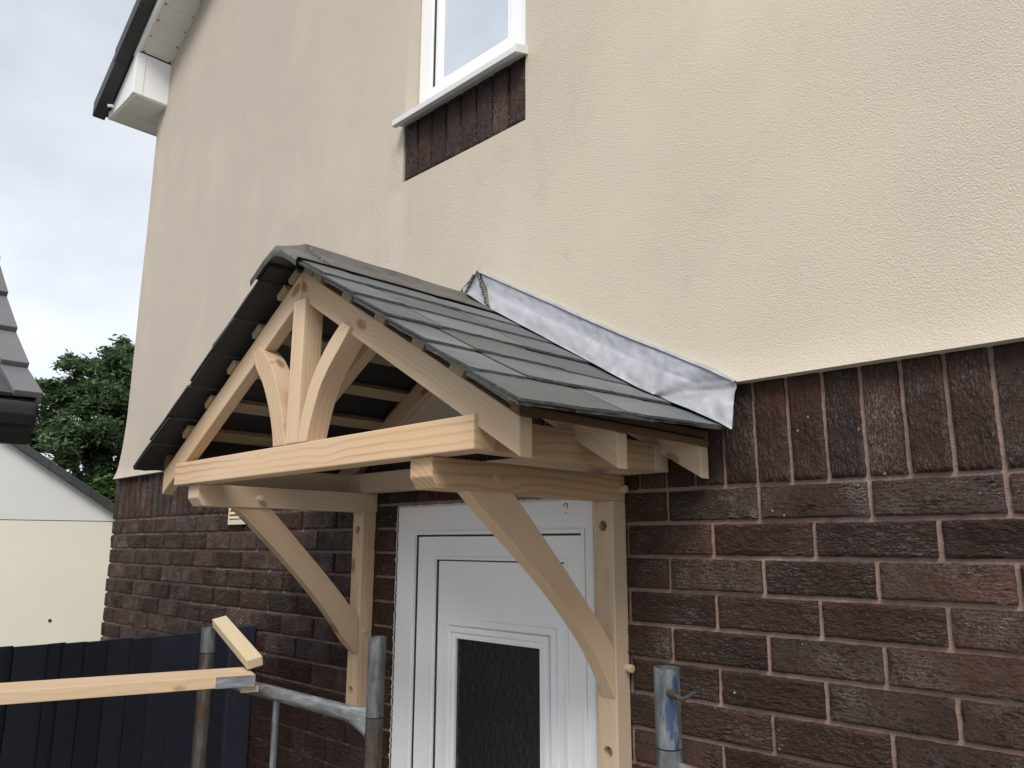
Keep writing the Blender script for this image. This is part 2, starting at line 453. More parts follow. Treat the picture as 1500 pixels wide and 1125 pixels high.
def mk(name, bm, mat, par=None, grain=(1, 0, 0), origin=None, bevel=0.0, smooth=None, mats=None):
    """link bm (brick units, world axes) as one mesh object whose local X runs along the grain"""
    if bevel:
        bmesh.ops.remove_doubles(bm, verts=bm.verts, dist=1e-6)
        ed = [e for e in bm.edges if len(e.link_faces) == 2 and e.calc_face_angle(0) > 0.5]
        if ed:
            bmesh.ops.bevel(bm, geom=ed, offset=bevel, segments=2, affect='EDGES', profile=0.6, clamp_overlap=True)
    for v in bm.verts: v.co *= S
    if origin is None:
        lo = Vector((min(v.co[i] for v in bm.verts) for i in range(3)))
        hi = Vector((max(v.co[i] for v in bm.verts) for i in range(3)))
        o0 = (lo+hi)/2
    else:
        o0 = Vector(origin)*S
    Wm = Matrix.Translation(o0) @ basis(grain)
    bmesh.ops.transform(bm, matrix=Wm.inverted(), verts=bm.verts)
    bmesh.ops.recalc_face_normals(bm, faces=bm.faces)
    me = bpy.data.meshes.new(name)
    bm.to_mesh(me); bm.free()
    for m in (mats or [mat]): me.materials.append(m)
    if smooth is not None:
        for p in me.polygons: p.use_smooth = True
        me.set_sharp_from_angle(angle=R(smooth))
    o = bpy.data.objects.new(name, me)
    COL.objects.link(o)
    place(o, Wm, par)
    return o

def add_box(bm, x, y, z):
    vs = [bm.verts.new((a, b, c)) for a in x for b in y for c in z]
    for f in ((0, 1, 3, 2), (4, 6, 7, 5), (0, 4, 5, 1), (2, 3, 7, 6), (0, 2, 6, 4), (1, 5, 7, 3)):
        bm.faces.new([vs[i] for i in f])
    return vs

def box(name, x, y, z, mat, par=None, grain=(1, 0, 0), bevel=0.0025, **kw):
    bm = bmesh.new()
    add_box(bm, x, y, z)
    return mk(name, bm, mat, par, grain, bevel=bevel, **kw)

def add_prism(bm, pts, axis, a, b):
    """pts: 2D outline in the plane across `axis`; a, b: extent along it"""
    def P(p, t):
        if axis == 'y': return (p[0], t, p[1])
        if axis == 'x': return (t, p[0], p[1])
        return (p[0], p[1], t)
    A = [bm.verts.new(P(p, a)) for p in pts]
    B = [bm.verts.new(P(p, b)) for p in pts]
    n = len(pts)
    bm.faces.new(A); bm.faces.new(B[::-1])
    for i in range(n):
        bm.faces.new((A[i], B[i], B[(i+1) % n], A[(i+1) % n]))

def bmf(*fs):
    b = bmesh.new()
    for f in fs: f(b)
    return b

def prism(name, pts, axis, a, b, mat, par=None, grain=(1, 0, 0), bevel=0.0025, **kw):
    bm = bmesh.new()
    add_prism(bm, pts, axis, a, b)
    return mk(name, bm, mat, par, grain, bevel=bevel, **kw)

def add_tube(bm, p0, p1, r0, r1=None, seg=20, cap=True):
    p0, p1 = Vector(p0), Vector(p1)
    r1 = r0 if r1 is None else r1
    B = basis(p1-p0)
    ey, ez = B.col[1].xyz, B.col[2].xyz
    A, C = [], []
    for i in range(seg):
        t = 2*math.pi*i/seg
        d = ey*math.cos(t)+ez*math.sin(t)
        A.append(bm.verts.new(p0+d*r0)); C.append(bm.verts.new(p1+d*r1))
    for i in range(seg):
        j = (i+1) % seg
        bm.faces.new((A[i], A[j], C[j], C[i]))
    if cap:
        bm.faces.new(A[::-1]); bm.faces.new(C)

def tube(name, p0, p1, r, mat, par=None, r1=None, seg=20, bevel=0.0, **kw):
    bm = bmesh.new()
    add_tube(bm, p0, p1, r, r1, seg)
    return mk(name, bm, mat, par, Vector(p1)-Vector(p0), bevel=bevel, smooth=40, **kw)

def smooth_line(pts, n=4):
    out = []
    P = [Vector((*p, 0)) for p in pts]
    for i in range(len(P)-1):
        a, b, c, d = P[max(i-1, 0)], P[i], P[i+1], P[min(i+2, len(P)-1)]
        for k in range(n):
            t = k/n
            q = 0.5*((2*b)+(c-a)*t+(2*a-5*b+4*c-d)*t*t+(3*b-a-3*c+d)*t**3)
            out.append((q.x, q.y))
    out.append(tuple(pts[-1]))
    return out

def cut(o, cutters):
    """boolean-cut holes and bake the result into the mesh"""
    tmp = []
    for bm in cutters:
        for v in bm.verts: v.co *= S
        me = bpy.data.meshes.new('cut'); bm.to_mesh(me); bm.free()
        c = bpy.data.objects.new('cut', me); COL.objects.link(c)
        m = o.modifiers.new('b', 'BOOLEAN'); m.operation = 'DIFFERENCE'; m.object = c; m.solver = 'EXACT'
        tmp.append(c)
    bpy.context.view_layer.update()
    dg = bpy.context.evaluated_depsgraph_get()
    new = bpy.data.meshes.new_from_object(o.evaluated_get(dg))
    o.modifiers.clear()
    o.data = new
    for c in tmp: bpy.data.objects.remove(c)

def hole(p0, p1, r):
    bm = bmesh.new(); add_tube(bm, p0, p1, r, seg=16); return bm

GZ = -1.75
# ------------------------------------------------------------------ ground
bm = bmesh.new()
add_box(bm, (-300, 300), (-300, 300), (GZ-0.4, GZ-0.004))
meta(mk('ground', bm, M['soil']), kind='structure')
bm = bmesh.new()
add_box(bm, (-3.2, 3.0), (-4.0, -0.0), (GZ-0.1, GZ+0.0))
meta(mk('path', bm, M['paving']), kind='structure')

# ------------------------------------------------------------------ the house
house = thing('house', 'cream rendered house with dark brown brick lower wall and white upper window', 'house', (-1.06, 0, GZ))
HX0, HX1, HY1 = -3.97, 2.6, 5.0
DX0, DX1, DZ = -1.460, -0.664, -0.006          # door opening
WX0, WX1, WZ0, WZ1 = -1.463, -0.877, 1.335, 2.45   # window opening
PZ0 = 1.102                                       # bottom of the brick panel under the window

def ztop(x): return 2.628+0.56*(min(x, -0.7)+3.77) - 0.56*max(0, x+0.7)

# backing masonry with mortar face
bm = bmesh.new()
Y0, Y1 = 0.0065, 0.25
add_box(bm, (HX0+0.004, DX0), (Y0, Y1), (GZ, DZ))
add_box(bm, (DX1, HX1), (Y0, Y1), (GZ, DZ))
add_box(bm, (HX0+0.004, HX1), (Y0, Y1), (DZ, 0.28))
brick_wall = mk('brick_wall', bm, M['mortar'], house, origin=(0, 0, 0))
bm = bmesh.new()
XL = -3.84
wa, wb = WX0-0.012, WX1+0.012
add_box(bm, (XL, wa), (Y0, Y1), (0.28, 2.62))
add_box(bm, (wb, HX1), (Y0, Y1), (0.28, 2.62))
add_box(bm, (wa, wb), (Y0-0.0045, Y1), (0.28, WZ0-0.02))
add_box(bm, (wa, wb), (Y0, Y1), (WZ1+0.012, 2.62))
add_prism(bm, [(XL, 2.62), (-0.7, ztop(-0.7)), (HX1, 2.62)], 'y', Y0, Y1)
add_box(bm, (HX0+0.01, HX0+0.2), (Y1, HY1), (GZ, 2.5))
add_box(bm, (HX1-0.2, HX1), (Y1, HY1), (GZ, 2.5))
add_box(bm, (HX0+0.01, HX1), (HY1, HY1+0.2), (GZ, 2.5))
mk('inner_wall', bm, M['mortar'], house, origin=(0, 0, 0))
bm = bmesh.new()
add_box(bm, (DX0-0.1, DX1+0.1), (0.6, 0.63), (GZ, 0.1))
mk('hall_wall', bm, M['dark_room'], house)

# bricks: a few irregular shapes shared by all
BW, BH, CH = 0.2145, 0.0655, 0.075
def brick_mesh(w, h, seed, fine=True):
    """a brick with a bark-like rustic face, ridges along its length"""
    rd = random.Random(seed)
    bm = bmesh.new()
    nx = max(4, int(round(w/BW*36))); nz = 26
    off = Vector((rd.uniform(0, 50), rd.uniform(0, 50), rd.uniform(0, 50)))
    per = rd.uniform(0.0085, 0.0125); amp = rd.uniform(0.0038, 0.0058); wav = rd.uniform(1.7, 2.8)
    bulge = [rd.uniform(-0.0008, 0.0010) for _ in range(4)]
    g = []
    for i in range(nx+1):
        row = []
        for k in range(nz+1):
            x = (i/nx-0.5)*w; z = (k/nz-0.5)*h
            e = min(1.0, min(w/2-abs(x), h/2-abs(z))/0.0045)
            q = Vector((x*24, z*30, 0))+off
            n1 = mnoise.noise(q); n2 = mnoise.noise(Vector((x*95, z*60, 3))+off)
            ph = z/per+wav*n1+0.75*n2
            saw = ph-math.floor(ph)
            ridge = saw/0.72 if saw < 0.72 else (1-saw)/0.28         # slow rise, sharp undercut
            env = 0.50+0.95*mnoise.noise(Vector((x*20, z*34, 5))+off)
            y = -0.0012-e*(0.0012+amp*max(0.05, env)*ridge+0.0012*n2+0.0010*mnoise.noise(q*6))
            y += (1-e)*0.0016+bulge[0]*x/w+bulge[1]*z/h
            if e < 0.35:
                x += 0.0019*mnoise.noise(Vector((x*60, z*60, 8))+off); z += 0.0016*mnoise.noise(Vector((x*60, z*60, 19))+off)
            row.append(bm.verts.new((x*S, y*S, z*S)))
        g.append(row)
    for i in range(nx):
        for k in range(nz):
            bm.faces.new((g[i][k], g[i+1][k], g[i+1][k+1], g[i][k+1]))
    ring = [g[i][0] for i in range(nx)]+[g[nx][k] for k in range(nz)]+[g[i][nz] for i in range(nx, 0, -1)]+[g[0][k] for k in range(nz, 0, -1)]
    back = [bm.verts.new((v.co.x, 0.028*S, v.co.z)) for v in ring]
    for a in range(len(ring)):
        b = (a+1) % len(ring)
        bm.faces.new((ring[a], back[a], back[b], ring[b]))
    bmesh.ops.recalc_face_normals(bm, faces=bm.faces)
    me = bpy.data.meshes.new('brick')
    bm.to_mesh(me); bm.free()
    me.materials.append(M['brick'])
    for p in me.polygons: p.use_smooth = True
    me.set_sharp_from_angle(angle=R(55))
    return me
VAR = [brick_mesh(BW, BH, 100+i) for i in range(12)]
RB = random.Random(3)
def put_brick(me, x, z, rot=0.0, y=0.0):
    o = bpy.data.objects.new('brick', me)
    COL.objects.link(o)
    flip = RB.choice((0, math.pi))
    Wm = Matrix.Translation(Vector((x, y+RB.uniform(-0.0018, 0.0012), z))*S) @ Matrix.Rotation(rot+flip, 4, 'Y')
    place(o, Wm, brick_wall)
    return o
low_bricks = []      # those under the frame's lower edge or outside it: one joined part
def want(x0, x1, zc):
    # rough test of what the photograph shows of the wall
    return zc > -0.66 and x0 < 0.36
def stretcher(x0, x1, zc):
    w = x1-x0
    if w < 0.018: return
    if not want(x0, x1, zc):
        low_bricks.append((x0, x1, zc)); return
    if abs(w-BW) < 1e-4:
        put_brick(RB.choice(VAR), (x0+x1)/2, zc)
    else:
        put_brick(brick_mesh(w, BH, RB.randint(0, 10**6)), (x0+x1)/2, zc)
for k in range(1, 24):
    zc = -(k-0.5)*CH
    if zc < GZ: break
    off = 0.0 if k % 2 else 0.5
    n = -19
    while True:
        a = (n+off)*0.225+0.00525; b = a+BW
        n += 1
        if a > HX1: break
        a2, b2 = max(a, HX0), min(b, HX1)
        if b2-a2 < 0.02: continue
        if zc+BH/2 < DZ+0.03:
            if a2 < DX0 < b2 or DX0 <= a2 < DX1 or a2 < DX1 < b2:
                stretcher(a2, min(b2, DX0-0.004), zc)
                stretcher(max(a2, DX1+0.004), b2, zc)
                continue
        stretcher(a2, b2, zc)
n = -53
while n*0.075 < HX1:
    x = (n+0.5)*0.075
    n += 1
    if x < HX0+0.03: continue
    if x > 0.38:
        low_bricks.append(('s', x, 0.1075)); continue
    put_brick(RB.choice(VAR), x, 0.1125, math.pi/2)
for i in range(8):
    w = (0.894-1.487)/8
    put_brick(RB.choice(VAR), WX0+(i+0.5)*0.0733, 1.2135, math.pi/2, -0.0125)
bm = bmesh.new()
for t in low_bricks:
    if t[0] == 's': add_box(bm, (t[1]-BH/2, t[1]+BH/2), (-0.003, 0.03), (0.005, 0.22))
    else: add_box(bm, (t[0], t[1]), (-0.003, 0.03), (t[2]-BH/2, t[2]+BH/2))
lb = mk('brick_courses', bm, M['brick'], house, origin=(0, 0, 0))
lb['kind'] = 'stuff'

# render: one sheet with a bell-cast foot, holes for the window and the brick panel below it
bm = bmesh.new()
def lines(a, b, n, extra):
    s = [a+(b-a)*i/n for i in range(n+1)]
    for e in extra:
        j = min(range(len(s)), key=lambda q: abs(s[q]-e)); s[j] = e
    return s
RX0, RZ0 = -3.868, 0.2185
xs = lines(RX0, HX1+0.02, 110, (WX0, WX1))
zs = [RZ0, RZ0+0.004, RZ0+0.012, RZ0+0.025, RZ0+0.045, RZ0+0.07, RZ0+0.10]+lines(RZ0+0.14, 4.4, 90, (PZ0, WZ1))
gv = {}
for i, x in enumerate(xs):
    for k, z in enumerate(zs):
        t = max(0.0, 1-(z-RZ0)/0.075)
        y = -0.018-0.013*t**2
        y += 0.0028*mnoise.noise((x*2.1, 3.0, z*2.1))+0.0010*mnoise.noise((x*9, 8.0, z*9))
        xx = x
        if i < 3:
            tl = max(0.0, 1-(z-RZ0)/0.42)
            xx = x-(0.085*tl**2.2)*(1-i/3)
        gv[i, k] = bm.verts.new((xx, y, z))
for i in range(len(xs)-1):
    for k in range(len(zs)-1):
        xc, zc = (xs[i]+xs[i+1])/2, (zs[k]+zs[k+1])/2
        if WX0 < xc < WX1 and PZ0 < zc < WZ1: continue
        bm.faces.new((gv[i, k], gv[i+1, k], gv[i+1, k+1], gv[i, k+1]))
for nrm, pt in (((-0.56, 0, 1), (-3.77, 0, 2.66)), ((0.56, 0, 1), (2.37, 0, 2.66))):
    bmesh.ops.bisect_plane(bm, geom=bm.verts[:]+bm.edges[:]+bm.faces[:], plane_co=pt, plane_no=nrm, clear_outer=True)
bmesh.ops.delete(bm, geom=[v for v in bm.verts if not v.link_faces], context='VERTS')
ex = bmesh.ops.extrude_face_region(bm, geom=bm.faces[:])
for v in [g for g in ex['geom'] if isinstance(g, bmesh.types.BMVert)]:
    v.co.y = 0.0085 if not (WX0-0.01 < v.co.x < WX1+0.01 and PZ0+0.12 < v.co.z < WZ1+0.01) else 0.045
rw = mk('rendered_wall', bm, M['render'], house, origin=(0, 0, 0), smooth=35)

# ---- upper window
win = mk('window', bmf(lambda b: add_box(b, (WX0+0.001, -1.392), (0.04, 0.10), (1.34, 2.44)), lambda b: add_box(b, (-0.998, WX1-0.001), (0.0401, 0.10), (1.34, 2.44)),
        lambda b: add_box(b, (-1.3915, -0.9985), (0.0402, 0.10), (1.34, 1.462)), lambda b: add_box(b, (-1.3915, -0.9985), (0.0402, 0.10), (2.36, 2.44))), M['upvc'], house, bevel=0.004)
bm = bmesh.new()
for a in ((-1.388, -1.368), (-1.022, -1.002)):
    add_box(bm, a, (0.052, 0.09), (1.466, 2.35))
add_box(bm, (-1.367, -1.023), (0.0525, 0.09), (1.466, 1.484))
mk('glazing_bead', bm, M['upvc'], win, bevel=0.002)
bm = bmesh.new()
add_box(bm, (-1.3905, -1.3885), (0.046, 0.06), (1.463, 2.36))
add_box(bm, (-1.0015, -0.9995), (0.046, 0.06), (1.463, 2.36))
add_box(bm, (-1.388, -1.002), (0.046, 0.06), (1.4625, 1.4645))
mk('gasket', bm, M['seal'], win)
box('pane', (-1.368, -1.022), (0.064, 0.068), (1.484, 2.35), M['window_glass'], win, bevel=0)
for i in range(27):
    z = 1.50+i*0.032
    bm = bmesh.new()
    add_box(bm, (-1.366, -1.024), (-0.0008, 0.0008), (-0.0165, 0.0165))
    bmesh.ops.rotate(bm, verts=bm.verts, cent=(0, 0, 0), matrix=Matrix.Rotation(R(-14), 3, 'X'))
    bmesh.ops.translate(bm, verts=bm.verts, vec=(0, 0.088, z))
    mk('blind_slat', bm, M['blind'], win)
bm = bmesh.new()
for x in (-1.30, -1.195, -1.09): add_box(bm, (x-0.0012, x+0.0012), (0.078, 0.0795), (1.485, 2.35))
mk('blind_cord', bm, M['blind'], win)
prism('window_sill', [(-0.071, 1.297), (-0.071, 1.318), (0.052, 1.362), (0.052, 1.337), (-0.050, 1.306), (-0.052, 1.297)], 'x', -1.468, -0.872, M['sill'], house, bevel=0.002)
bm = bmesh.new()
add_prism(bm, [(-0.074, 1.294), (-0.074, 1.322), (-0.02, 1.342), (-0.005, 1.342), (-0.005, 1.318)], 'x', -0.872, -0.8655)
mk('sill_end_cap', bm, M['upvc_dull'], house, bevel=0.0015)

# ---- eaves box, verge and roof at the upper left corner
FY = -0.208
def barge_top(x): return 2.415+0.69*(x+4.119)
def barge_low(x): return 2.628+0.57*(x+3.77)
prism('eaves_box', [(-4.134, 2.378), (-3.752, 2.378), (-3.752, barge_low(-3.752)), (-3.79, barge_top(-3.79)+0.0), (-4.134, barge_top(-4.134))], 'y', FY, -0.016, M['upvc'], house, bevel=0.003)
bm = bmesh.new()
for a, b in ((-4.128, -4.0), (-3.998, -3.87), (-3.868, -3.758)):
    add_box(bm, (a, b), (FY+0.014, 2.4), (2.370, 2.3785))
mk('eaves_soffit_board', bm, M['upvc_dull'], house, bevel=0.001)
box('eaves_trim', (-4.140, -4.128), (FY-0.004, 3.0), (2.366, 2.42), M['upvc_dull'], house, bevel=0.002)
bm = bmesh.new()
for i in range(22):                                      # verge soffit boards, laid across
    x0 = -3.7515+i*0.092; x1 = x0+0.0905
    vs = []
    for x in (x0, x1):
        for y in (FY+0.014, -0.0185):
            for dz in (0.0, 0.008):
                vs.append(bm.verts.new((x, y, barge_low(x)+0.008+dz)))
    for f in ((0, 1, 3, 2), (4, 6, 7, 5), (0, 4, 5, 1), (2, 3, 7, 6), (0, 2, 6, 4), (1, 5, 7, 3)):
        bm.faces.new([vs[i_] for i_ in f])
mk('verge_soffit_board', bm, M['upvc_dull'], house, bevel=0.0008)
bm = bmesh.new()
for i in range(24):                                      # little dirt marks and nail heads along the soffit
    x = -3.745+i*0.092
    for y in (FY+0.03, -0.03):
        if RB.random() < 0.7:
            add_tube(bm, (x, y, barge_low(x)+0.004), (x, y, barge_low(x)+0.010), 0.003+0.003*RB.random(), seg=7)
mk('soffit_nail', bm, M['moss'], house)
bm = bmesh.new()
vs = [(-3.80, barge_low(-3.80)+0.02), (-3.752, barge_low(-3.752)), (-1.5, barge_low(-1.5)), (-1.5, barge_top(-1.5)), (-3.80, barge_top(-3.80))]
add_prism(bm, vs, 'y', FY-0.006, FY+0.014)
mk('barge_board', bm, M['upvc'], house, bevel=0.002)
roof = mk('roof', bmf(lambda b: add_prism(b, [(-4.15, barge_top(-4.15)+0.02), (-0.7, barge_top(-0.7)+0.02), (2.75, barge_top(-4.15)+0.02), (2.75, barge_top(-4.15)+0.07), (-0.7, barge_top(-0.7)+0.07), (-4.15, barge_top(-4.15)+0.07)], 'y', FY-0.03, HY1+0.4)), M['roof_dark'], house)
for i in range(12):                                      # stepped verge caps
    x0 = -4.185+i*0.30; x1 = x0+0.316
    bm = bmesh.new()
    lift = 0.014
    pts = [(x0, barge_top(x0)+0.004), (x1, barge_top(x1)-0.008), (x1, barge_top(x1)+0.082), (x0, barge_top(x0)+0.082+lift)]
    add_prism(bm, pts, 'y', FY-0.078-0.003*(i % 2), FY+0.001*(i % 2)-0.008)
    mk('verge_tile', bm, M['roof_dark'], roof, grain=(1, 0, 0.69), bevel=0.004)
tube('roof_clip', (-4.07, FY-0.03, 2.415), (-4.045, FY-0.012, 2.41), 0.009, M['upvc'], house, seg=8)
# eaves gutter running back along the side wall
bm = bmesh.new()
prof = [(-4.142, 2.46), (-4.142, 2.43), (-4.155, 2.41), (-4.18, 2.402), (-4.205, 2.41), (-4.217, 2.43), (-4.217, 2.46)]
add_prism(bm, prof, 'y', FY-0.06, 3.0)
mk('roof_gutter', bm, M['gutter'], house, bevel=0.003)
box('eaves_corner_trim', (-3.80, -3.749), (FY-0.0035, FY+0.05), (2.3765, 2.635), M['upvc'], house, bevel=0.003)

# ---- front door
DY = 0.004
door = mk('door', bmf(lambda b: add_box(b, (-1.366, -0.7), (0.030, 0.06), (GZ+0.1, -0.088))), M['upvc'], house)
def add_U(bm, o, i_, zb, y0, y1):
    # door-shaped frame: o, i_ = (x0, x1, top) of the outer and inner edge
    f = [(o[0], zb), (o[0], o[2]), (o[1], o[2]), (o[1], zb), (i_[1], zb), (i_[1], i_[2]), (i_[0], i_[2]), (i_[0], zb)]
    A = [bm.verts.new((x, y0, z)) for x, z in f]; B = [bm.verts.new((x, y1, z)) for x, z in f]
    for q in ((0, 1, 6, 7), (1, 2, 5, 6), (2, 3, 4, 5)):
        bm.faces.new([A[k] for k in q]); bm.faces.new([B[k] for k in q][::-1])
    for k in range(8): bm.faces.new((A[k], B[k], B[(k+1) % 8], A[(k+1) % 8]))
bm = bmesh.new()
add_U(bm, (-1.455, -0.668, -0.010), (-1.366, -0.707, -0.0955), GZ+0.1, DY, 0.07)
mk('door_frame', bm, M['upvc'], house, bevel=0.003)
bm = bmesh.new()
add_U(bm, (-1.378, -0.695, -0.0835), (-1.3665, -0.7065, -0.095), GZ+0.1, DY-0.0045, 0.02)
mk('door_frame_bead', bm, M['upvc'], house, bevel=0.002)
bm = bmesh.new()                                          # dark joint between frame and leaf
add_box(bm, (-1.3655, -1.361), (0.010, 0.045), (GZ+0.1, -0.096))
add_box(bm, (-1.361, -0.708), (0.022, 0.045), (-0.0995, -0.0965))
mk('gasket', bm, M['seal'], door)
bm = bmesh.new()                                          # leaf stiles and rails
add_U(bm, (-1.360, -0.709, -0.101), (-1.276, -0.768, -0.168), GZ+0.12, 0.011, 0.05)
add_U(bm, (-1.286, -0.758, -0.158), (-1.2765, -0.7675, -0.1675), GZ+0.12, 0.0065, 0.05)
mk('door_stile', bm, M['upvc'], door, bevel=0.0035)
bm = bmesh.new()
add_box(bm, (-1.2755, -1.2715), (0.016, 0.04), (GZ+0.12, -0.169))
add_box(bm, (-1.271, -0.769), (0.023, 0.04), (-0.1715, -0.169))
mk('gasket', bm, M['seal'], door)
bm = bmesh.new()
add_box(bm, (-1.271, -0.769), (0.020, 0.045), (GZ+0.12, -0.172))
mk('door_panel', bm, M['upvc'], door, bevel=0.0)
# raised moulded surround of the door glass: three stepped frames
GX0, GX1, GZ1, GZ0 = -1.181, -0.857, -0.386, -1.05
def ring_frame(bm, g0, g1, y0, y1):
    f = [(GX0-g1, GZ0-g1), (GX0-g1, GZ1+g1), (GX1+g1, GZ1+g1), (GX1+g1, GZ0-g1)]
    e = [(GX0-g0, GZ0-g0), (GX0-g0, GZ1+g0), (GX1+g0, GZ1+g0), (GX1+g0, GZ0-g0)]
    A = [bm.verts.new((x, y0, z)) for x, z in f]; B = [bm.verts.new((x, y0, z)) for x, z in e]
    C = [bm.verts.new((x, y1, z)) for x, z in f]; D = [bm.verts.new((x, y1, z)) for x, z in e]
    for k in range(4):
        m = (k+1) % 4
        bm.faces.new((A[k], A[m], B[m], B[k])); bm.faces.new((C[k], D[k], D[m], C[m]))
        bm.faces.new((A[k], C[k], C[m], A[m])); bm.faces.new((B[k], B[m], D[m], D[k]))
for g0, g1, y0 in ((0.034, 0.053, 0.0135), (0.017, 0.033, 0.0035), (0.0, 0.0165, 0.0095)):
    bm = bmesh.new(); ring_frame(bm, g0, g1, y0, 0.035)
    mk('glass_surround', bm, M['upvc'], door, bevel=0.0035)
box('door_pane', (GX0-0.005, GX1+0.005), (0.0185, 0.0195), (GZ0-0.005, GZ1+0.005), M['door_glass'], door, bevel=0)
# rough filler round the frame
RF = random.Random(11)
bm = bmesh.new()
def ragged(pts_out, pts_in, y0, y1):
    A = [bm.verts.new((x, y0, z)) for x, z in pts_out]; B = [bm.verts.new((x, y0-0.002, z)) for x, z in pts_in]
    C = [bm.verts.new((x, y1, z)) for x, z in pts_out]
    for i in range(len(A)-1):
        bm.faces.new((A[i], A[i+1], B[i+1], B[i])); bm.faces.new((A[i], C[i], C[i+1], A[i+1]))
zz = [-0.008-i*0.0045 for i in range(230)]
ragged([(-1.4575-abs(RF.gauss(0.002, 0.0025)), z) for z in zz], [(-1.4545, z) for z in zz], 0.002, 0.02)
xx = [-1.456+i*0.006 for i in range(132)]
ragged([(x, -0.007+abs(RF.gauss(0, 0.0018))) for x in xx], [(x, -0.0105) for x in xx], 0.0025, 0.02)
ragged([(-0.6655+abs(RF.gauss(0.001, 0.0016)), z) for z in zz], [(-0.6685, z) for z in zz], 0.002, 0.02)
mk('frame_filler', bm, M['sealant'], house)
# small felt-pen mark on the head of the frame
bm = bmesh.new()
mz = -0.026
for i in range(7):
    a0 = R(200-i*38); a1 = R(200-(i+1)*38)
    add_tube(bm, (-0.757+0.006*math.cos(a0), DY-0.0006, mz+0.006*math.sin(a0)), (-0.757+0.006*math.cos(a1), DY-0.0006, mz+0.006*math.sin(a1)), 0.0011, seg=6)
add_tube(bm, (-0.757, DY-0.0006, mz-0.0185), (-0.757, DY+0.001, mz-0.0185), 0.0017, seg=8)
mk('pen_mark', bm, M['ink'], house)

# ---- air vent beside the porch
vent = box('air_vent', (-2.590, -2.403), (-0.006, 0.02), (-0.046, 0.085), M['vent'], house, bevel=0.002)
bm = bmesh.new()
add_box(bm, (-2.590, -2.576), (-0.016, -0.0055), (-0.046, 0.085))
add_box(bm, (-2.417, -2.403), (-0.016, -0.0055), (-0.046, 0.085))
add_box(bm, (-2.576, -2.417), (-0.0161, -0.0055), (-0.046, -0.026))
add_box(bm, (-2.576, -2.417), (-0.0161, -0.0055), (0.071, 0.085))
mk('vent_frame', bm, M['vent'], vent, bevel=0.001)
for i in range(5):
    z = -0.016+i*0.018
    prism('vent_slat', [(-0.019, z-0.006), (-0.019, z-0.002), (-0.007, z+0.009), (-0.007, z+0.005)], 'x', -2.576, -2.417, M['vent'], vent, bevel=0)

# ------------------------------------------------------------------ the porch canopy
XC = -1.062
porch = thing('porch_canopy', 'new pine porch canopy with slate pitched roof over the white front door', 'porch canopy', (XC, 0, -0.8))
pine = M['pine']
def mir(x): return 2*XC-x

# posts
pr = box('post', (-0.622, -0.565), (-0.053, -0.0022), (-0.99, -0.0215), pine, porch, grain=(0, 0, 1), bevel=0.003)
pl = box('post', (-1.622, -1.566), (-0.053, -0.0022), (-0.655, -0.0215), pine, porch, grain=(0, 0, 1), bevel=0.003)
pr2 = [(-0.595, -0.080), (-0.593, -0.575)]
cut(pr, [hole((x, -0.07, z), (x, -0.032, z), 0.0125) for x, z in pr2])
cut(pl, [hole((x, -0.07, z), (x, -0.032, z), 0.0125) for x, z in ((-1.595, -0.078), (-1.597, -0.569))])
tube('bolt_head', (-0.5945, -0.034, -0.0805), (-0.5945, -0.0405, -0.0805), 0.0055, M['steel_rust'], porch, seg=8)
tube('bolt_head', (-1.595, -0.034, -0.0785), (-1.595, -0.0385, -0.0785), 0.0085, M['old_wood'], porch, seg=10)
# bracket top beams
gp = [(-0.602, 0.0378), (-0.602, 0.0), (-0.586, -0.022), (-0.003, -0.022), (-0.003, 0.0378)]
prism('bracket_beam', gp, 'x', -0.630, -0.5645, M['pine_warm'], porch, grain=(0, 1, 0), bevel=0.003)
prism('bracket_beam', gp, 'x', -1.625, -1.5595, pine, porch, grain=(0, 1, 0), bevel=0.003)
# curved braces
up = [(-0.381, -0.0215), (-0.333, -0.066), (-0.272, -0.126), (-0.201, -0.195), (-0.126, -0.272), (-0.0535, -0.352)]
lo = [(-0.508, -0.0215), (-0.453, -0.067), (-0.392, -0.114), (-0.333, -0.160), (-0.273, -0.209), (-0.210, -0.266), (-0.147, -0.330), (-0.097, -0.395), (-0.0535, -0.462)]
bp = smooth_line(up, 3)+smooth_line(lo, 3)[::-1]
prism('curved_brace', bp, 'x', -0.6035, -0.5685, pine, porch, grain=(0, 1, -0.95), bevel=0.002)
lo2 = [(-0.492, -0.0215), (-0.410, -0.092), (-0.349, -0.148), (-0.285, -0.208), (-0.219, -0.276), (-0.151, -0.352), (-0.098, -0.420), (-0.0535, -0.462)]
bp = smooth_line(up, 3)+smooth_line(lo2, 3)[::-1]
prism('curved_brace', bp, 'x', -1.5990, -1.5645, pine, porch, grain=(0, 1, -0.95), bevel=0.002)
# oak pegs
for x, y, z, l in ((-0.5645, -0.434, 0.007, 0.0015), (-0.5645, -0.016, 0.007, 0.013), (-0.565, -0.014, -0.398, 0.017),
                   (-1.5595, -0.421, 0.006, 0.016), (-1.5595, -0.014, 0.006, 0.002), (-1.566, -0.030, -0.391, 0.004)):
    tube('peg', (x-0.02, y, z), (x+l, y, z-0.001), 0.0092, M['pine_pale'], porch, seg=12, bevel=0.0015)
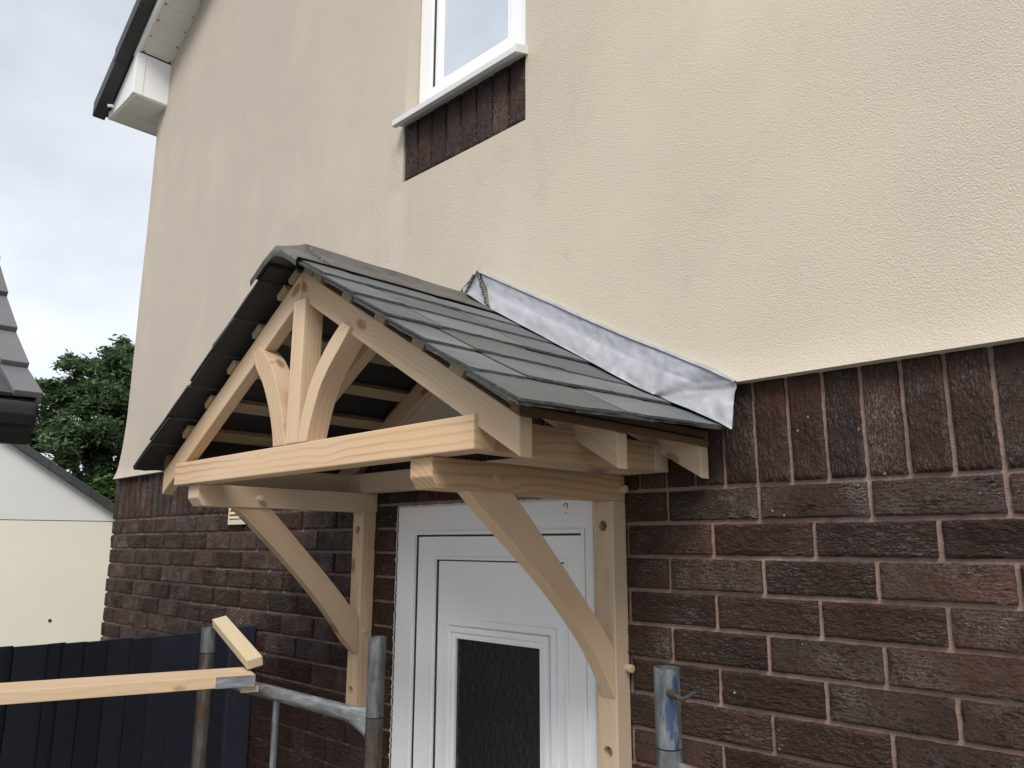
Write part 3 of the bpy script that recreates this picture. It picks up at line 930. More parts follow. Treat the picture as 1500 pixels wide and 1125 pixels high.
# tie beams and side plates
TX0, TX1 = -1.690, -0.434
box('tie_beam', (TX0, TX1), (-0.618, -0.564), (0.0382, 0.1005), M['pine_bold'], porch, bevel=0.003)
box('tie_beam', (TX0, TX1), (-0.066, -0.012), (0.0382, 0.1005), pine, porch, bevel=0.003)
box('side_plate', (TX1-0.050, TX1-0.002), (-0.5635, -0.0665), (0.0384, 0.1003), M['pine_warm'], porch, grain=(0, 1, 0), bevel=0.002)
box('side_plate', (TX0+0.002, TX0+0.050), (-0.5635, -0.0665), (0.0384, 0.1003), pine, porch, grain=(0, 1, 0), bevel=0.002)
# rafters
FX = -0.332
def rz(x): return 0.086+0.6*(FX-x)          # top edge of the right-hand rafters
raf = [(FX, 0.086), (XC+0.0012, rz(XC+0.0012)), (XC+0.0012, rz(XC+0.0012)-0.069), (FX, 0.017)]
rafm = [(mir(a), b) for a, b in raf][::-1]
for y0, y1 in ((-0.609, -0.577), (-0.341, -0.309), (-0.042, -0.0105)):
    prism('rafter', raf, 'y', y0, y1, pine, porch, grain=(1, 0, -0.6), bevel=0.0028)
    prism('rafter', rafm, 'y', y0+0.0004, y1+0.0004, pine, porch, grain=(1, 0, 0.6), bevel=0.0028)
box('ridge_board', (XC-0.010, XC+0.010), (-0.576, -0.0105), (0.435, 0.512), pine, porch, grain=(0, 1, 0), bevel=0.001)
# king post and curved struts of the front truss
box('king_post', (-1.0775, -1.0235), (-0.6195, -0.568), (0.1008, 0.447), pine, porch, grain=(0, 0, 1), bevel=0.004)
rl = [(-0.866, 0.356), (-0.882, 0.343), (-0.917, 0.315), (-0.955, 0.274), (-0.983, 0.234), (-1.003, 0.190), (-1.016, 0.147), (-1.0225, 0.1012)]
rr = [(-0.833, 0.337), (-0.845, 0.322), (-0.874, 0.293), (-0.912, 0.256), (-0.941, 0.218), (-0.962, 0.176), (-0.977, 0.134), (-0.986, 0.1012)]
prism('curved_strut', smooth_line(rl, 3)+smooth_line(rr, 3)[::-1], 'y', -0.6185, -0.567, pine, porch, grain=(0.5, 0, 1), bevel=0.002)
ll = [(-1.273, 0.350), (-1.247, 0.310), (-1.208, 0.265), (-1.179, 0.218), (-1.157, 0.172), (-1.142, 0.130), (-1.1365, 0.1012)]
lr = [(-1.240, 0.364), (-1.198, 0.333), (-1.164, 0.295), (-1.134, 0.250), (-1.109, 0.197), (-1.095, 0.153), (-1.0795, 0.1012)]
prism('curved_strut', smooth_line(ll, 3)+smooth_line(lr, 3)[::-1], 'y', -0.6180, -0.567, pine, porch, grain=(-0.5, 0, 1), bevel=0.002)
# battens: rafter normal is (0.6,0,1)/1.166 on the right
NR = Vector((0.6, 0, 1)).normalized(); DR = Vector((1, 0, -0.6)).normalized()
def slope_box(bm, s0, s1, h0, h1, y0, y1, side=1):
    """s: distance down the slope from the apex of the rafter line, h: height above the rafter top"""
    A = Vector((XC, 0, rz(XC)))
    vs = []
    for s in (s0, s1):
        for y in (y0, y1):
            for h in (h0, h1):
                q = A+DR*s+NR*h
                x = q.x if side > 0 else mir(q.x)
                vs.append(bm.verts.new((x, y, q.z)))
    for f in ((0, 1, 3, 2), (4, 6, 7, 5), (0, 4, 5, 1), (2, 3, 7, 6), (0, 2, 6, 4), (1, 5, 7, 3)):
        bm.faces.new([vs[i] for i in f])
for side in (1, -1):
    for xc in (-1.036, -0.986, -0.862, -0.737, -0.609, -0.489):
        s = (xc-XC)*1.166
        bm = bmesh.new()
        jut = RB.uniform(0.002, 0.010) if side > 0 else RB.uniform(0.004, 0.013)
        slope_box(bm, s-0.021, s+0.021, 0.0003, 0.0165, -0.609-jut, -0.006, side)
        mk('batten', bm, M['batten'], porch, grain=(0, 1, 0), bevel=0.0015)
    x0, x1 = (-0.352, -0.331)
    pts = [(x0, 0.100), (x1, 0.0868), (x1, 0.1215), (x0, 0.1335)]
    pts = [(a if side > 0 else mir(a), b) for a, b in pts]
    prism('eaves_board', pts, 'y', -0.611, -0.008, M['old_wood'], porch, grain=(0, 1, 0), bevel=0.002)

# slates
YV, YW = -0.676, -0.021
def roof_off(x_right, y):
    """height of the slate face above the rafter line (vertical), right-hand roof, with the slight kick at the eaves"""
    ty = (y-YV)/(YW-YV)
    e = min(1, max(0, (x_right+0.50)/0.235)); e = e*e*(3-2*e)
    return 0.0515+0.008*ty+e*(0.002+0.019*ty)
RS = random.Random(21)
GAUGE, TH = 0.1195*1.166, 0.0064
SEAVE = (-0.266-XC)*1.166
slope_objs = {}
for side in (1, -1):
    root = mk('roof_slope', bmf(lambda b: slope_box(b, 0.02, SEAVE-0.08, 0.0168, 0.0182, -0.600, -0.03, side)), M['gutter'], porch)
    slope_objs[side] = root
    def slate(s_tail, s_head, y0, y1, lift, seed):
        rd = random.Random(seed)
        bm = bmesh.new()
        nu, nv = 7, 3
        top, bot = {}, {}
        for i in range(nu+1):
            y = y0+(y1-y0)*i/nu
            for k in range(nv+1):
                s = s_head+(s_tail-s_head)*k/nv
                yy = y
                if k == nv: s += rd.uniform(-0.0028, 0.0028)-(0.006*rd.random() if i in (0, nu) else 0)
                if i in (0, nu): yy += rd.uniform(-0.0016, 0.0016)
                xr = XC+s/1.166
                off = roof_off(min(xr, -0.255), y)
                drop = 0.0068*(s_tail-s)/GAUGE
                q = Vector((XC, 0, rz(XC)))+DR*s
                zt = q.z+off-drop+lift
                e = 0.0011 if (k == nv or i in (0, nu)) else 0.0
                for dct, dz in ((top, -e), (bot, -TH)):
                    X = q.x if side > 0 else mir(q.x)
                    dct[i, k] = bm.verts.new((X, yy, zt+dz))
        for i in range(nu):
            for k in range(nv):
                bm.faces.new((top[i, k], top[i+1, k], top[i+1, k+1], top[i, k+1]))
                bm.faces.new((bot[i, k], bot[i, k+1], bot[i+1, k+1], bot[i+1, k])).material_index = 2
        edge = [(i, 0) for i in range(nu)]+[(nu, k) for k in range(nv)]+[(i, nv) for i in range(nu, 0, -1)]+[(0, k) for k in range(nv, 0, -1)]
        for a, b in zip(edge, edge[1:]+edge[:1]):
            f = bm.faces.new((top[a], top[b], bot[b], bot[a])); f.material_index = 1
        mk('slate', bm, None, root, grain=(0, 1, 0), mats=[M['slate'], M['slate_edge'], M['slate_under_shade']])
    W = 0.262
    rows = [('e', SEAVE-0.002, SEAVE-GAUGE*1.02)]
    for c in range(0, 6):
        st = SEAVE-c*GAUGE*0.995
        rows.append((c, st, max(0.056, st-2*GAUGE*0.97)))
    for c, st, sh in rows:
        ph = 0.0 if c in ('e', 1, 3, 5) else 0.5
        lift = 0.0 if c != 'e' else -TH-0.0004
        edges = [YV+RS.uniform(-0.004, 0.003)]
        y = YV+W*(0.53 if ph == 0.0 and c != 'e' else (1.04 if c == 0 else 0.5))
        while y < YW-0.06:
            edges.append(y+RS.uniform(-0.006, 0.006)); y += W
        edges.append(YW)
        if c == 0 and side > 0: edges = [edges[0], -0.395, -0.172, YW]
        for a, b in zip(edges, edges[1:]):
            slate(st+RS.uniform(-0.003, 0.003), sh, a+0.0016, b-0.0016, lift+RS.uniform(-0.0010, 0.0016), RS.randint(0, 10**7))

# ridge lead with dressed front end
bm = bmesh.new()
def ridge_profile(y, crest, wing, lip=0.0):
    pts = []
    for u in (-1, -0.72, -0.42, -0.16, -0.06, 0.0, 0.06, 0.16, 0.42, 0.72, 1):
        x = XC+u*wing
        xr = x if u >= 0 else mir(x)
        zr = rz(xr)+roof_off(xr, y)
        base = zr+0.0028
        dc = crest-(rz(XC)+roof_off(XC, y)+0.0028)
        t = max(0, 1-abs(u)/(0.20 if dc > 0 else 0.34))
        z = base+(crest-(rz(XC)+roof_off(XC, y)+0.0028))*(t*t*(3-2*t) if dc > 0 else t)
        z += 0.0014*mnoise.noise((x*30, y*14, 1.0))
        pts.append((x, z))
    return pts
st = [(-0.690, 0.565), (-0.684, 0.569), (-0.66, 0.575), (-0.63, 0.584), (-0.606, 0.5945), (-0.59, 0.5955)]+[(-0.59+(0.565*i/9), 0.5955+0.001*math.sin(i*1.7)) for i in range(1, 10)]
rows = []
for y, cr in st:
    rows.append([bm.verts.new((x, y, z-(0.010 if y < -0.688 else 0))) for x, z in ridge_profile(y, cr, 0.106)])
for a, b in zip(rows, rows[1:]):
    for i in range(len(a)-1): bm.faces.new((a[i], a[i+1], b[i+1], b[i]))
front = [bm.verts.new((v.co.x, v.co.y+0.002, v.co.z-0.012)) for v in rows[0]]     # turned-down lip
for i in range(len(front)-1): bm.faces.new((front[i], front[i+1], rows[0][i+1], rows[0][i]))
ex = bmesh.ops.extrude_face_region(bm, geom=bm.faces[:])
for v in [g for g in ex['geom'] if isinstance(g, bmesh.types.BMVert)]:
    v.co.z -= 0.0024; v.co.y += 0.001
ridge = mk('ridge_lead', bm, M['lead_old'], porch, origin=(XC, -0.3, 0.55), smooth=40)
bm = bmesh.new()                                              # pale wiped lip of the front end and weld spots
for i in range(15):
    t = i/14; zc = 0.592-0.062*t; xw = XC+0.004+0.10*t
    add_tube(bm, (xw, -0.604-0.004*math.sin(i*2.2), rz(xw)+roof_off(xw, -0.6)+0.0050+0.012*(1-t)**3), (xw+0.001, -0.604, rz(xw)+roof_off(xw, -0.6)+0.0015), 0.0030+0.0016*(i % 3 == 0), seg=6)
mk('lead_weld', bm, M['lead_old'], ridge, smooth=60)

# wall flashing
Tl = [(-1.062, 0.680), (-0.912, 0.595), (-0.778, 0.520), (-0.683, 0.465), (-0.596, 0.416), (-0.516, 0.372), (-0.437, 0.331), (-0.365, 0.292), (-0.298, 0.256), (-0.243, 0.221)]
Bl = [(-0.968, 0.520), (-0.863, 0.461), (-0.770, 0.407), (-0.645, 0.334), (-0.573, 0.295), (-0.511, 0.258), (-0.454, 0.231), (-0.401, 0.206), (-0.316, 0.158), (-0.240, 0.114)]
TS, BS = smooth_line(Tl, 10), smooth_line(Bl, 10)
F = [(0.0, -0.012), (0.012, -0.030), (0.06, -0.0325), (0.10, -0.0275), (0.20, -0.029), (0.35, -0.031), (0.48, -0.034), (0.58, -0.040), (0.68, -0.046), (0.78, -0.051), (0.88, -0.055), (0.96, -0.0575), (1.0, -0.058)]
F = F[:2]+[(F[i][0]+(F[i+1][0]-F[i][0])*k/3, F[i][1]+(F[i+1][1]-F[i][1])*k/3) for i in range(1, len(F)-1) for k in (1, 2, 3)]
def flash(side):
    bm = bmesh.new()
    grid = []
    nS = len(TS)
    for j, (a, b) in enumerate(zip(TS, BS)):
        u = j/(nS-1)
        col = []
        for f, y in F:
            x = a[0]+(b[0]-a[0])*f; z = a[1]+(b[1]-a[1])*f
            yy = y
            if f > 0.02:
                yy -= 0.0030*mnoise.noise((x*14, f*2.3, 4.0))*(0.4+f) + 0.0018*mnoise.noise((x*40, f*6, 2.0))
            if u > 0.72 and f > 0.05:                   # the fold over the eaves end
                fc = 1.05-(u-0.72)/0.28*1.0
                d = (f-fc)
                yy += 0.012*math.exp(-(d/0.13)**2)
                if d > 0: yy -= 0.010*min(1, d/0.35)
            if z < RZ0+0.10: yy -= 0.013*min(1, (RZ0+0.10-z)/0.06)*max(0.0, 1-f*0.8)
            if f == 1.0: z += 0.0015*mnoise.noise((x*25, 0, 9.0))
            # keep clear of the slates
            xr = x
            zmin = rz(xr)+roof_off(min(xr, -0.255), yy)+0.002
            if f > 0.01:                                # never inside the render's bell-cast foot
                tb = max(0.0, 1-(z-RZ0)/0.075) if z > RZ0 else max(0.0, 1-(RZ0-z)/0.06)
                yy = min(yy, -(0.0265+0.0125*tb**2))
            if f > 0.55: z += (zmin-z)*((f-0.55)/0.45)**1.5
            if z < zmin: z = zmin
            X = x if side > 0 else mir(x)
            col.append(bm.verts.new((X, yy, z)))
        grid.append(col)
    for a, b in zip(grid, grid[1:]):
        for i in range(len(a)-1): bm.faces.new((a[i], a[i+1], b[i+1], b[i]))
    ex = bmesh.ops.extrude_face_region(bm, geom=bm.faces[:])
    for v in [g for g in ex['geom'] if isinstance(g, bmesh.types.BMVert)]: v.co.y += 0.0022
    return mk('wall_flashing', bm, M['lead'], porch, origin=(XC, 0, 0.5), smooth=50)
fl = flash(1)
flash(-1)
bm = bmesh.new()                                              # corner piece above the ridge
cp = [(-1.128, -0.030, 0.640), (-1.066, -0.022, 0.684), (-1.055, -0.034, 0.668), (-1.020, -0.050, 0.600), (-0.985, -0.061, 0.5385), (-1.05, -0.085, 0.590), (-1.10, -0.050, 0.600)]
cv = [bm.verts.new(q) for q in cp]
cc = bm.verts.new((-1.062, -0.046, 0.617))
for i in range(len(cv)): bm.faces.new((cc, cv[i], cv[(i+1) % len(cv)]))
bmesh.ops.subdivide_edges(bm, edges=bm.edges[:], cuts=2, use_grid_fill=True)
for v in bm.verts: v.co.y -= 0.004*mnoise.noise(v.co*28)
ex = bmesh.ops.extrude_face_region(bm, geom=bm.faces[:])
for v in [g for g in ex['geom'] if isinstance(g, bmesh.types.BMVert)]: v.co.y += 0.003
mk('flashing_saddle', bm, M['lead'], porch, smooth=60)
bm = bmesh.new()
for (p, q) in (((-1.060, -0.036, 0.672), (-0.987, -0.063, 0.541)), ((-1.075, -0.038, 0.664), (-1.098, -0.052, 0.604))):
    p, q = Vector(p), Vector(q)
    for i in range(15):
        c = p.lerp(q, i/14); add_tube(bm, c+Vector((0.002*math.sin(i*2), -0.0015, 0)), c+Vector((0, 0.006, -0.003)), 0.0042, 0.003, seg=7)
mk('lead_weld', bm, M['lead_old'], fl, smooth=60)

# ------------------------------------------------------------------ builder's trestles, plank, loose timber
def trestle(label, legs, zl, x0, x1, group):
    yt = -0.5
    t = thing('trestle_frame', label, 'trestle', ((x0+x1)/2, yt, GZ), group)
    for x, ztp, r, zj, m_low, m_up in legs:
        bm = bmesh.new()
        add_tube(bm, (x, yt, zj), (x, yt, ztp), r, seg=24, cap=False)
        add_tube(bm, (x, yt, zj), (x, yt, ztp), r*0.86, seg=24, cap=False)
        # rim rings close the tube wall
        for z in (zj, ztp):
            A = [bm.verts.new((x+r*math.cos(2*math.pi*i/24), yt+r*math.sin(2*math.pi*i/24), z)) for i in range(24)]
            B = [bm.verts.new((x+r*0.86*math.cos(2*math.pi*i/24), yt+r*0.86*math.sin(2*math.pi*i/24), z)) for i in range(24)]
            for i in range(24): bm.faces.new((A[i], A[(i+1) % 24], B[(i+1) % 24], B[i]))
        mk('sleeve', bm, m_up, t, grain=(0, 0, 1), smooth=40)
        tube('leg', (x, yt, GZ), (x, yt, zj-0.002), r*0.985, m_low, t, seg=24)
    return t
tr1 = trestle('grey steel trestle frame left of the door carrying the plank end', [(-1.645, -0.352, 0.0205, -0.42, M['steel_rust'], M['steel']), (-0.854, -0.316, 0.0187, -0.474, M['steel_rust'], M['steel'])], -0.482, -1.645, -0.854, 'builder trestle frames')
tr2 = trestle('grey steel trestle with blue paint traces right of the door post', [(-0.134, -0.302, 0.0190, -0.412, M['steel_blue'], M['steel_blue']), (0.66, -0.302, 0.0190, -0.412, M['steel_blue'], M['steel_blue'])], -0.425, -0.134, 0.66, 'builder trestle frames')
def ledger(t, x0, x1, z, m, r=0.0165):
    """horizontal tube whose end is flattened into a tall fish-tail where it is welded to the leg"""
    bm = bmesh.new()
    seg, N = 22, 26
    rings = []
    for i in range(N+1):
        x = x0+(x1-x0)*i/N
        d = abs(x-x0); f = max(0.0, 1-d/0.09)**1.6
        ry = r*(1-0.55*f); rz_ = r*(1+1.05*f)
        rings.append([bm.verts.new((x, -0.5+ry*math.cos(2*math.pi*k/seg), z-0.011*f+rz_*math.sin(2*math.pi*k/seg))) for k in range(seg)])
    for a, b in zip(rings, rings[1:]):
        for k in range(seg): bm.faces.new((a[k], a[(k+1) % seg], b[(k+1) % seg], b[k]))
    mk('ledger', bm, m, t, smooth=45)
ledger(tr1, -0.872, -1.63, -0.481, M['steel_bright'])
ledger(tr2, -0.116, 0.65, -0.452, M['steel_blue'])
tube('drop_rod', (-1.255, -0.5, -0.49), (-1.255, -0.5, GZ+0.05), 0.0078, M['steel_blue'], tr1, seg=12)
bm = bmesh.new()
add_tube(bm, (-0.122, -0.512, -0.335), (-0.108, -0.517, -0.336), 0.0062, seg=10)
add_tube(bm, (-0.110, -0.517, -0.336), (-0.093, -0.523, -0.339), 0.0034, seg=10)
add_tube(bm, (-0.093, -0.523, -0.339), (-0.070, -0.527, -0.326), 0.0030, 0.0022, seg=10)
mk('pin', bm, M['steel_rust'], tr2, smooth=40)

E0 = Vector((-1.254, -0.561, -0.428)); DP = Vector((-0.3125, -0.95, 0)).normalized(); WP = Vector((-0.95, 0.3125, 0)).normalized()
def plank_piece(bm, a, b, w, z0, z1, g=0.0):
    vs = []
    for s in (a, b):
        for q in (-g, w+g):
            for z in (z0-g, z1+g):
                vs.append(bm.verts.new(Vector((E0.x, E0.y, 0))+DP*s+WP*q+Vector((0, 0, z))))
    for f in ((0, 1, 3, 2), (4, 6, 7, 5), (0, 4, 5, 1), (2, 3, 7, 6), (0, 2, 6, 4), (1, 5, 7, 3)):
        bm.faces.new([vs[i] for i in f])
PZt, PZb = -0.428, -0.4545
bm = bmesh.new(); plank_piece(bm, 0.001, 1.9, 0.125, PZb, PZt)
plank = thing('scaffold_plank', 'sawn timber plank with grey metal end band resting on the left trestle', 'plank', (E0.x, E0.y, PZb))
mk('board', bm, M['plank'], plank, grain=DP, bevel=0.0015)
bm = bmesh.new()
plank_piece(bm, -0.0012, 0.088, 0.125, PZb, PZt-0.0030, 0.0012)
mk('end_band', bm, M['steel_bright'], plank, grain=DP, bevel=0.0005)
bm = bmesh.new(); plank_piece(bm, 0.0, 0.04, 0.075, PZb-0.0165, PZb-0.0022)
bmesh.ops.translate(bm, verts=bm.verts, vec=WP*0.012+DP*(-0.012))
o = mk('packing_block', bm, M['pine'], None, grain=WP, bevel=0.001)
meta(o, 'small pine packing block wedged under the metal banded plank end', 'wood block')
# short offcut leaning from the plank end against the left leg
bm = bmesh.new()
a0 = Vector((-1.292, -0.543, -0.409)); a1 = Vector((-1.604, -0.492, -0.335))
ax = (a1-a0).normalized()
sd = Vector((0.78, 0.62, 0.02)); sd = (sd-ax*sd.dot(ax)).normalized(); nn = ax.cross(sd).normalized()
vs = []
for c in (a0, a1):
    for q in (-0.019, 0.019):
        for w_ in (-0.0115, 0.0115):
            vs.append(bm.verts.new(c+sd*q+nn*w_))
for f in ((0, 1, 3, 2), (4, 6, 7, 5), (0, 4, 5, 1), (2, 3, 7, 6), (0, 2, 6, 4), (1, 5, 7, 3)):
    bm.faces.new([vs[i] for i in f])
o = mk('timber_offcut', bm, M['pine_pale'], None, grain=ax, bevel=0.0012)
meta(o, 'short pale timber offcut leaning from the plank end towards the fence', 'timber')

# ------------------------------------------------------------------ navy fence
fence = thing('fence', 'dark navy painted featheredge board fence running out from the brick wall', 'fence', (-2.33, -0.8, GZ))
ys = [-0.11, -0.165, -0.237, -0.314, -0.386, -0.459, -0.53, -0.604, -0.669, -0.71, -0.808]
yy = -0.816
ys2 = [yy-i*0.072 for i in range(0, 24)]
def boards(l, x, zt):
    for a, b in zip(l, l[1:]):
        bm = bmesh.new()
        zz_ = zt+RB.uniform(-0.004, 0.003)
        pts = [(x-0.014, a+0.010), (x-0.005+RB.uniform(-0.001, 0.001), a+0.010), (x+0.006+RB.uniform(-0.001, 0.002), b), (x-0.014, b)]
        add_prism(bm, pts, 'z', GZ, zz_)
        for v in bm.verts:
            if v.co.z > GZ+0.1: v.co.z += RB.uniform(-0.001, 0.001)
        mk('board', bm, M['fence'], fence, grain=(0, 0, 1), bevel=0.001)
boards(ys, -2.320, -0.439)
boards(ys2, -2.327, -0.4375)
box('post', (-2.395, -2.304), (-0.106, -0.008), (GZ, -0.428), M['fence'], fence, grain=(0, 0, 1), bevel=0.004)
for z in (-0.62, -1.3): box('rail', (-2.385, -2.336), (-2.5, -0.107), (z-0.04, z+0.04), M['fence'], fence, grain=(0, 1, 0))

# ------------------------------------------------------------------ neighbour's gabled house
ND = Vector((0.24, 0.97, 0)).normalized(); NN = Vector((0.97, -0.24, 0)).normalized()
NC = Vector((-6.209, 0.2948, 0))
def NP(s, z, dpt=0.0): return NC+ND*s-NN*(-dpt)+Vector((0, 0, z))
nb = thing('gabled_house', 'pale cream gable end with dark verge beyond the navy fence', 'house', NP(-0.8, GZ))
def nprism(bm, pts, d0, d1):
    # d measured from the gable face away from the viewer
    A = [bm.verts.new(NC+ND*s+NN*d0*FL+Vector((0, 0, z))) for s, z in pts]
    B = [bm.verts.new(NC+ND*s+NN*d1*FL+Vector((0, 0, z))) for s, z in pts]
    n = len(pts)
    bm.faces.new(A); bm.faces.new(B[::-1])
    for i in range(n): bm.faces.new((A[i], B[i], B[(i+1) % n], A[(i+1) % n]))
cv_ = Vector((0.55, -1.525, 0))-NC
FL = -1.0 if cv_.dot(NN) > 0 else 1.0
def nroof(s): return 0.471-0.67*s      # verge top line (s from the seen stretch)
SR = -1.55
SE = 0.50
bm = bmesh.new(); nprism(bm, [(-3.95, GZ), (SE, GZ), (SE, 0.047), (-3.95, 0.047)], 0, 4)
mk('wall', bm, M['cream_wall'], nb, grain=ND)
def low(s): return nroof(max(s, 2*SR-s))-0.055
bm = bmesh.new(); nprism(bm, [(-3.95, 0.052), (SE, 0.052), (SE, low(SE)), (SR, low(SR)), (-3.95, 0.055)], -0.004, 4)
mk('gable_wall', bm, M['white_wall'], nb, grain=ND)
bm = bmesh.new(); nprism(bm, [(-3.95, 0.0475), (SE, 0.0475), (SE, 0.0515), (-3.95, 0.0515)], 0.012, 3.9)
mk('wall_band', bm, M['gutter'], nb, grain=ND)
bm = bmesh.new(); nprism(bm, [(SR, nroof(SR)-0.05), (SE+0.15, nroof(SE+0.15)-0.05), (SE+0.15, nroof(SE+0.15)-0.01), (SR, nroof(SR)-0.01), (-4.1, nroof(SE+0.15)), (-4.1, nroof(SE+0.15)-0.04)], -0.02, 4.2)
nbr = mk('roof', bm, M['roof_dark'], nb, grain=ND)
for i in range(17):
    s0 = SR+i*0.150; s1 = s0+0.158
    bm = bmesh.new()
    nprism(bm, [(s0, nroof(s0)-0.066), (s1, nroof(s1)-0.070), (s1, nroof(s1)+0.006), (s0, nroof(s0)+0.000)], -0.07-0.004*(i % 2), 0.10)
    mk('verge_tile', bm, M['roof_dark'], nbr, grain=ND, bevel=0.006)
bm = bmesh.new()
q = NP(0.082, -0.692)
add_tube(bm, q-NN*FL*0.004, q+NN*FL*0.01, 0.012, 0.012, seg=9)
mk('wall_fixing', bm, M['gutter'], nb)

# ------------------------------------------------------------------ near roof corner at the left edge
VP_ = [(-1.583, 0.232), (-1.751, 0.335), (-1.926, 0.467), (-2.099, 0.612), (-2.271, 0.768), (-2.443, 0.933), (-2.62, 1.105)]   # bell-cast verge, x and z
YB = -0.998
bn = thing('tiled_outbuilding', 'dark tiled roof corner with stepped verge caps and black gutter at far left', 'outbuilding', (-2.3, -1.8, GZ))
rp = [(x-0.004, z-0.022) for x, z in VP_]
rf = prism('roof', rp+[(x, z-0.03) for x, z in rp[::-1]], 'y', YB-1.5, YB-0.012, M['roof_dark'], bn, grain=(0, 1, 0), bevel=0)
for n_, ((xa, za), (xb, zb)) in enumerate(zip(VP_, VP_[1:])):
    a, b = Vector((xa, YB, za)), Vector((xb, YB, zb))
    d_ = (b-a).normalized(); up_ = Vector((-d_.z, 0, d_.x)); up_ = up_ if up_.z > 0 else -up_
    bm = bmesh.new()
    A, B = [], []
    for p, lift, lst in ((a, 0.007, A), (b+d_*0.02, -0.010, B)):
        c_ = p+up_*lift
        for dy, dh in ((-0.064, 0), (0, 0), (0.0, -0.034), (-0.012, -0.034), (-0.012, -0.016), (-0.064, -0.018)):
            lst.append(bm.verts.new(c_+Vector((0, dy, 0))+up_*dh))
    n = len(A)
    bm.faces.new(A); bm.faces.new(B[::-1])
    for k in range(n): bm.faces.new((A[k], B[k], B[(k+1) % n], A[(k+1) % n]))
    mk('verge_tile', bm, M['tile_grey'], rf, grain=d_, bevel=0.003)
    for c_ in range(9):                                      # plain tiles up to the verge cap
        y1 = YB-0.066-c_*0.14-(0.07 if n_ % 2 else 0); y0 = y1-0.137
        bm = bmesh.new()
        vs = []
        for p, lift in ((a, 0.004), (b, -0.016)):
            for y in (y0, y1):
                for dh in (0, -0.010):
                    vs.append(bm.verts.new(Vector((p.x, y, p.z))+up_*(lift+dh-0.006)))
        for f in ((0, 1, 3, 2), (4, 6, 7, 5), (0, 4, 5, 1), (2, 3, 7, 6), (0, 2, 6, 4), (1, 5, 7, 3)):
            bm.faces.new([vs[i_] for i_ in f])
        mk('tile', bm, M['roof_dark'], rf, grain=(0, 1, 0), bevel=0.0015)
xa, za = VP_[0]
bm = bmesh.new()                                             # rough mortar under the verge cap
for i in range(22):
    q = Vector((xa-0.012-0.018*i*0.6, YB-0.010-RB.uniform(0, 0.006), za-0.028+0.010*i*0.62))
    add_tube(bm, q, q+Vector((-0.012, 0.004, -0.010)), 0.009, 0.006, seg=6)
mk('mortar_bed', bm, M['moss'], rf, smooth=60)
# black verge soffit, gutter, fascia, wall, downpipe
prism('verge_end', [(xa-0.002, za-0.026), (xa-0.02, za-0.088), (xa-0.055, za-0.118), (xa-0.13, za-0.112), (xa-0.30, za+0.09), (xa-0.17, za+0.065)], 'y', YB-0.085, YB-0.004, M['gutter'], bn, bevel=0.006)
gprof = [(xa+0.028, za-0.032), (xa+0.030, za-0.055), (xa+0.015, za-0.078), (xa-0.012, za-0.080), (xa-0.022, za-0.060), (xa-0.022, za-0.032)]
prism('gutter', gprof, 'y', YB-1.5, YB-0.02, M['gutter'], bn, grain=(0, 1, 0), bevel=0.004)
box('fascia', (xa-0.045, xa-0.0225), (YB-1.5, YB-0.086), (za-0.118, za-0.03), M['gutter'], bn, grain=(0, 1, 0))
box('soffit', (xa-0.16, xa-0.0455), (YB-1.5, YB-0.0862), (za-0.122, za-0.112), M['gutter'], bn, grain=(0, 1, 0))
box('wall', (-3.6, xa-0.16), (YB-1.5, YB-0.12), (GZ, za-0.05), M['white_wall'], bn)
tube('downpipe', (xa-0.02, YB-0.128, za-0.07), (xa-0.02, YB-0.128, GZ), 0.026, M['gutter'], bn, seg=14)

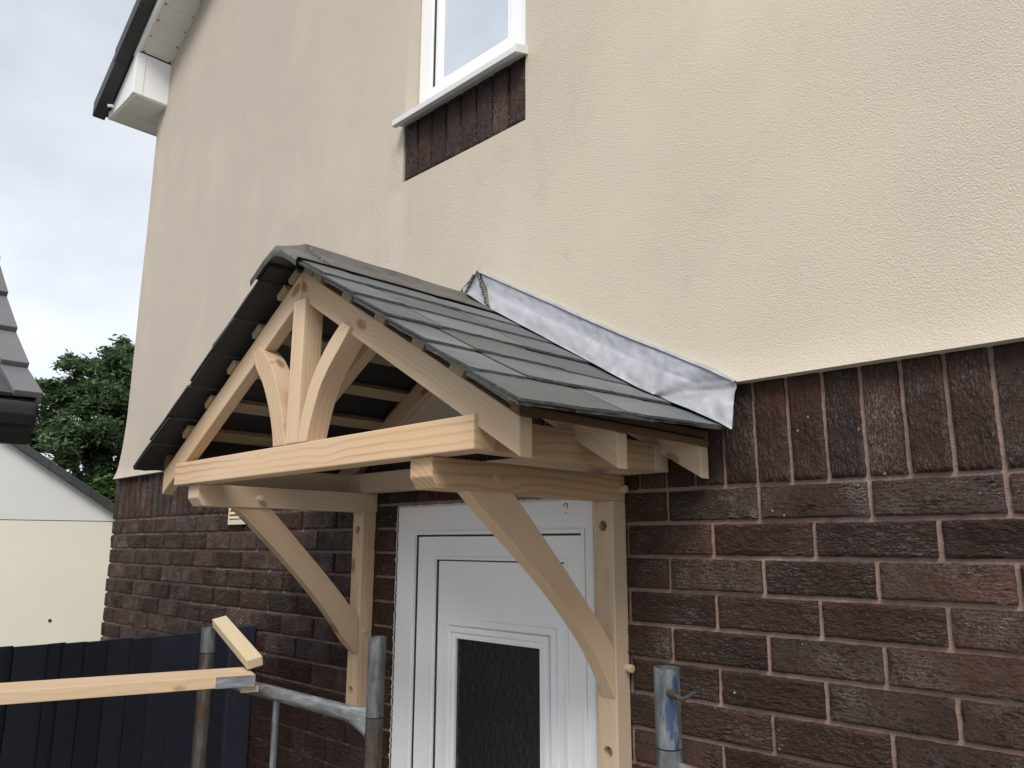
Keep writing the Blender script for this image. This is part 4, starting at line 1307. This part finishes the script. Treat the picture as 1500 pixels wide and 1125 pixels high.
# ------------------------------------------------------------------ trees
def tree(name, label, base, blobs, nleaf, lsize, mat, seed, trunk_r, top):
    rd = random.Random(seed)
    t = thing(name, label, 'tree', base)
    base = Vector(base)
    bm = bmesh.new()
    tp = base+Vector((0, 0, top))
    add_tube(bm, base, base.lerp(tp, 0.55), trunk_r, trunk_r*0.7, seg=12, cap=False)
    add_tube(bm, base.lerp(tp, 0.55), tp, trunk_r*0.7, trunk_r*0.25, seg=10, cap=False)
    for c, r in blobs:
        c = Vector(c)
        st_ = base.lerp(tp, rd.uniform(0.4, 0.75))
        mid = st_.lerp(c, 0.55)+Vector((0, 0, 0.12*r))
        add_tube(bm, st_, mid, trunk_r*0.32, trunk_r*0.2, seg=7, cap=False); add_tube(bm, mid, c, trunk_r*0.2, trunk_r*0.06, seg=7, cap=False)
    mk('trunk', bm, M['bark'], t, smooth=60)
    verts, faces = [], []
    tot = sum(r**2 for c, r in blobs)
    for c, r in blobs:
        c = Vector(c)
        n = int(nleaf*r*r/tot)
        tw = []
        for i in range(max(14, int(46*r))):                    # twigs carrying leaf sprays
            d = Vector((rd.gauss(0, 1), rd.gauss(0, 1), rd.gauss(0.15, 0.9))).normalized()
            k = 0.72+0.42*mnoise.noise((d*2.1+c))
            tw.append((c+d*r*k*rd.uniform(0.45, 1.05), r*rd.uniform(0.13, 0.28)))
        for i in range(n):
            p, s = rd.choice(tw)
            q = p+Vector((rd.gauss(0, s*0.62), rd.gauss(0, s*0.62), rd.gauss(0, s*0.38)))
            l = lsize*rd.uniform(0.55, 1.25)
            u = Vector((rd.gauss(0, 1), rd.gauss(0, 1), rd.gauss(-0.25, 0.5))).normalized()
            w = u.cross(Vector((rd.gauss(0, 0.6), rd.gauss(0, 0.6), 1))).normalized()
            b = len(verts)
            verts += [(q-u*l)*S, (q+w*l*0.48)*S, (q+u*l)*S, (q-w*l*0.48)*S]
            faces.append((b, b+1, b+2, b+3))
    me = bpy.data.meshes.new('crown')
    me.from_pydata([tuple(v) for v in verts], [], faces)
    me.materials.append(mat)
    o = bpy.data.objects.new('crown', me); COL.objects.link(o)
    place(o, Matrix.Identity(4), t)
    return t
def at(px, py, dist):
    f = 1134.4153
    d = camo.rotation_euler.to_matrix() @ Vector(((px-750)/f, -(py-562.5)/f, -1))
    d = d/Vector((d.x, d.y, 0)).length
    return Vector((0.5502, -1.5255, -0.1245))+d*dist
D1 = 13.0
bl = [(at(165, 545, D1), 0.55), (at(120, 560, D1-0.3), 0.50), (at(85, 590, D1-0.2), 0.48), (at(150, 610, D1-0.6), 0.65), (at(60, 640, D1), 0.55), (at(110, 650, D1-0.7), 0.6),
      (at(175, 665, D1-0.4), 0.6), (at(215, 580, D1), 0.9), (at(40, 700, D1-0.2), 0.6), (at(90, 720, D1-0.7), 0.55), (at(160, 730, D1-0.5), 0.55), (at(20, 660, D1+0.4), 0.6), (at(250, 680, D1), 0.8), (at(185, 520, D1), 0.38)]
b1 = at(150, 700, D1); b1.z = GZ
tree('broadleaf_tree', 'tall dark green broadleaf tree behind the pale gable', b1, bl, 80000, 0.043, M['leaf'], 5, 0.22, 3.4)
D2 = 10.5
bl2 = [(at(150, 712, D2), 0.17), (at(168, 722, D2), 0.2), (at(135, 722, D2), 0.14), (at(190, 735, D2), 0.3), (at(158, 745, D2), 0.25)]
b2 = at(165, 745, D2); b2.z = GZ
tree('bush', 'light green bush just above the pale gable roof', b2, bl2, 3200, 0.035, M['leaf_light'], 9, 0.05, 1.7)['category'] = 'bush'
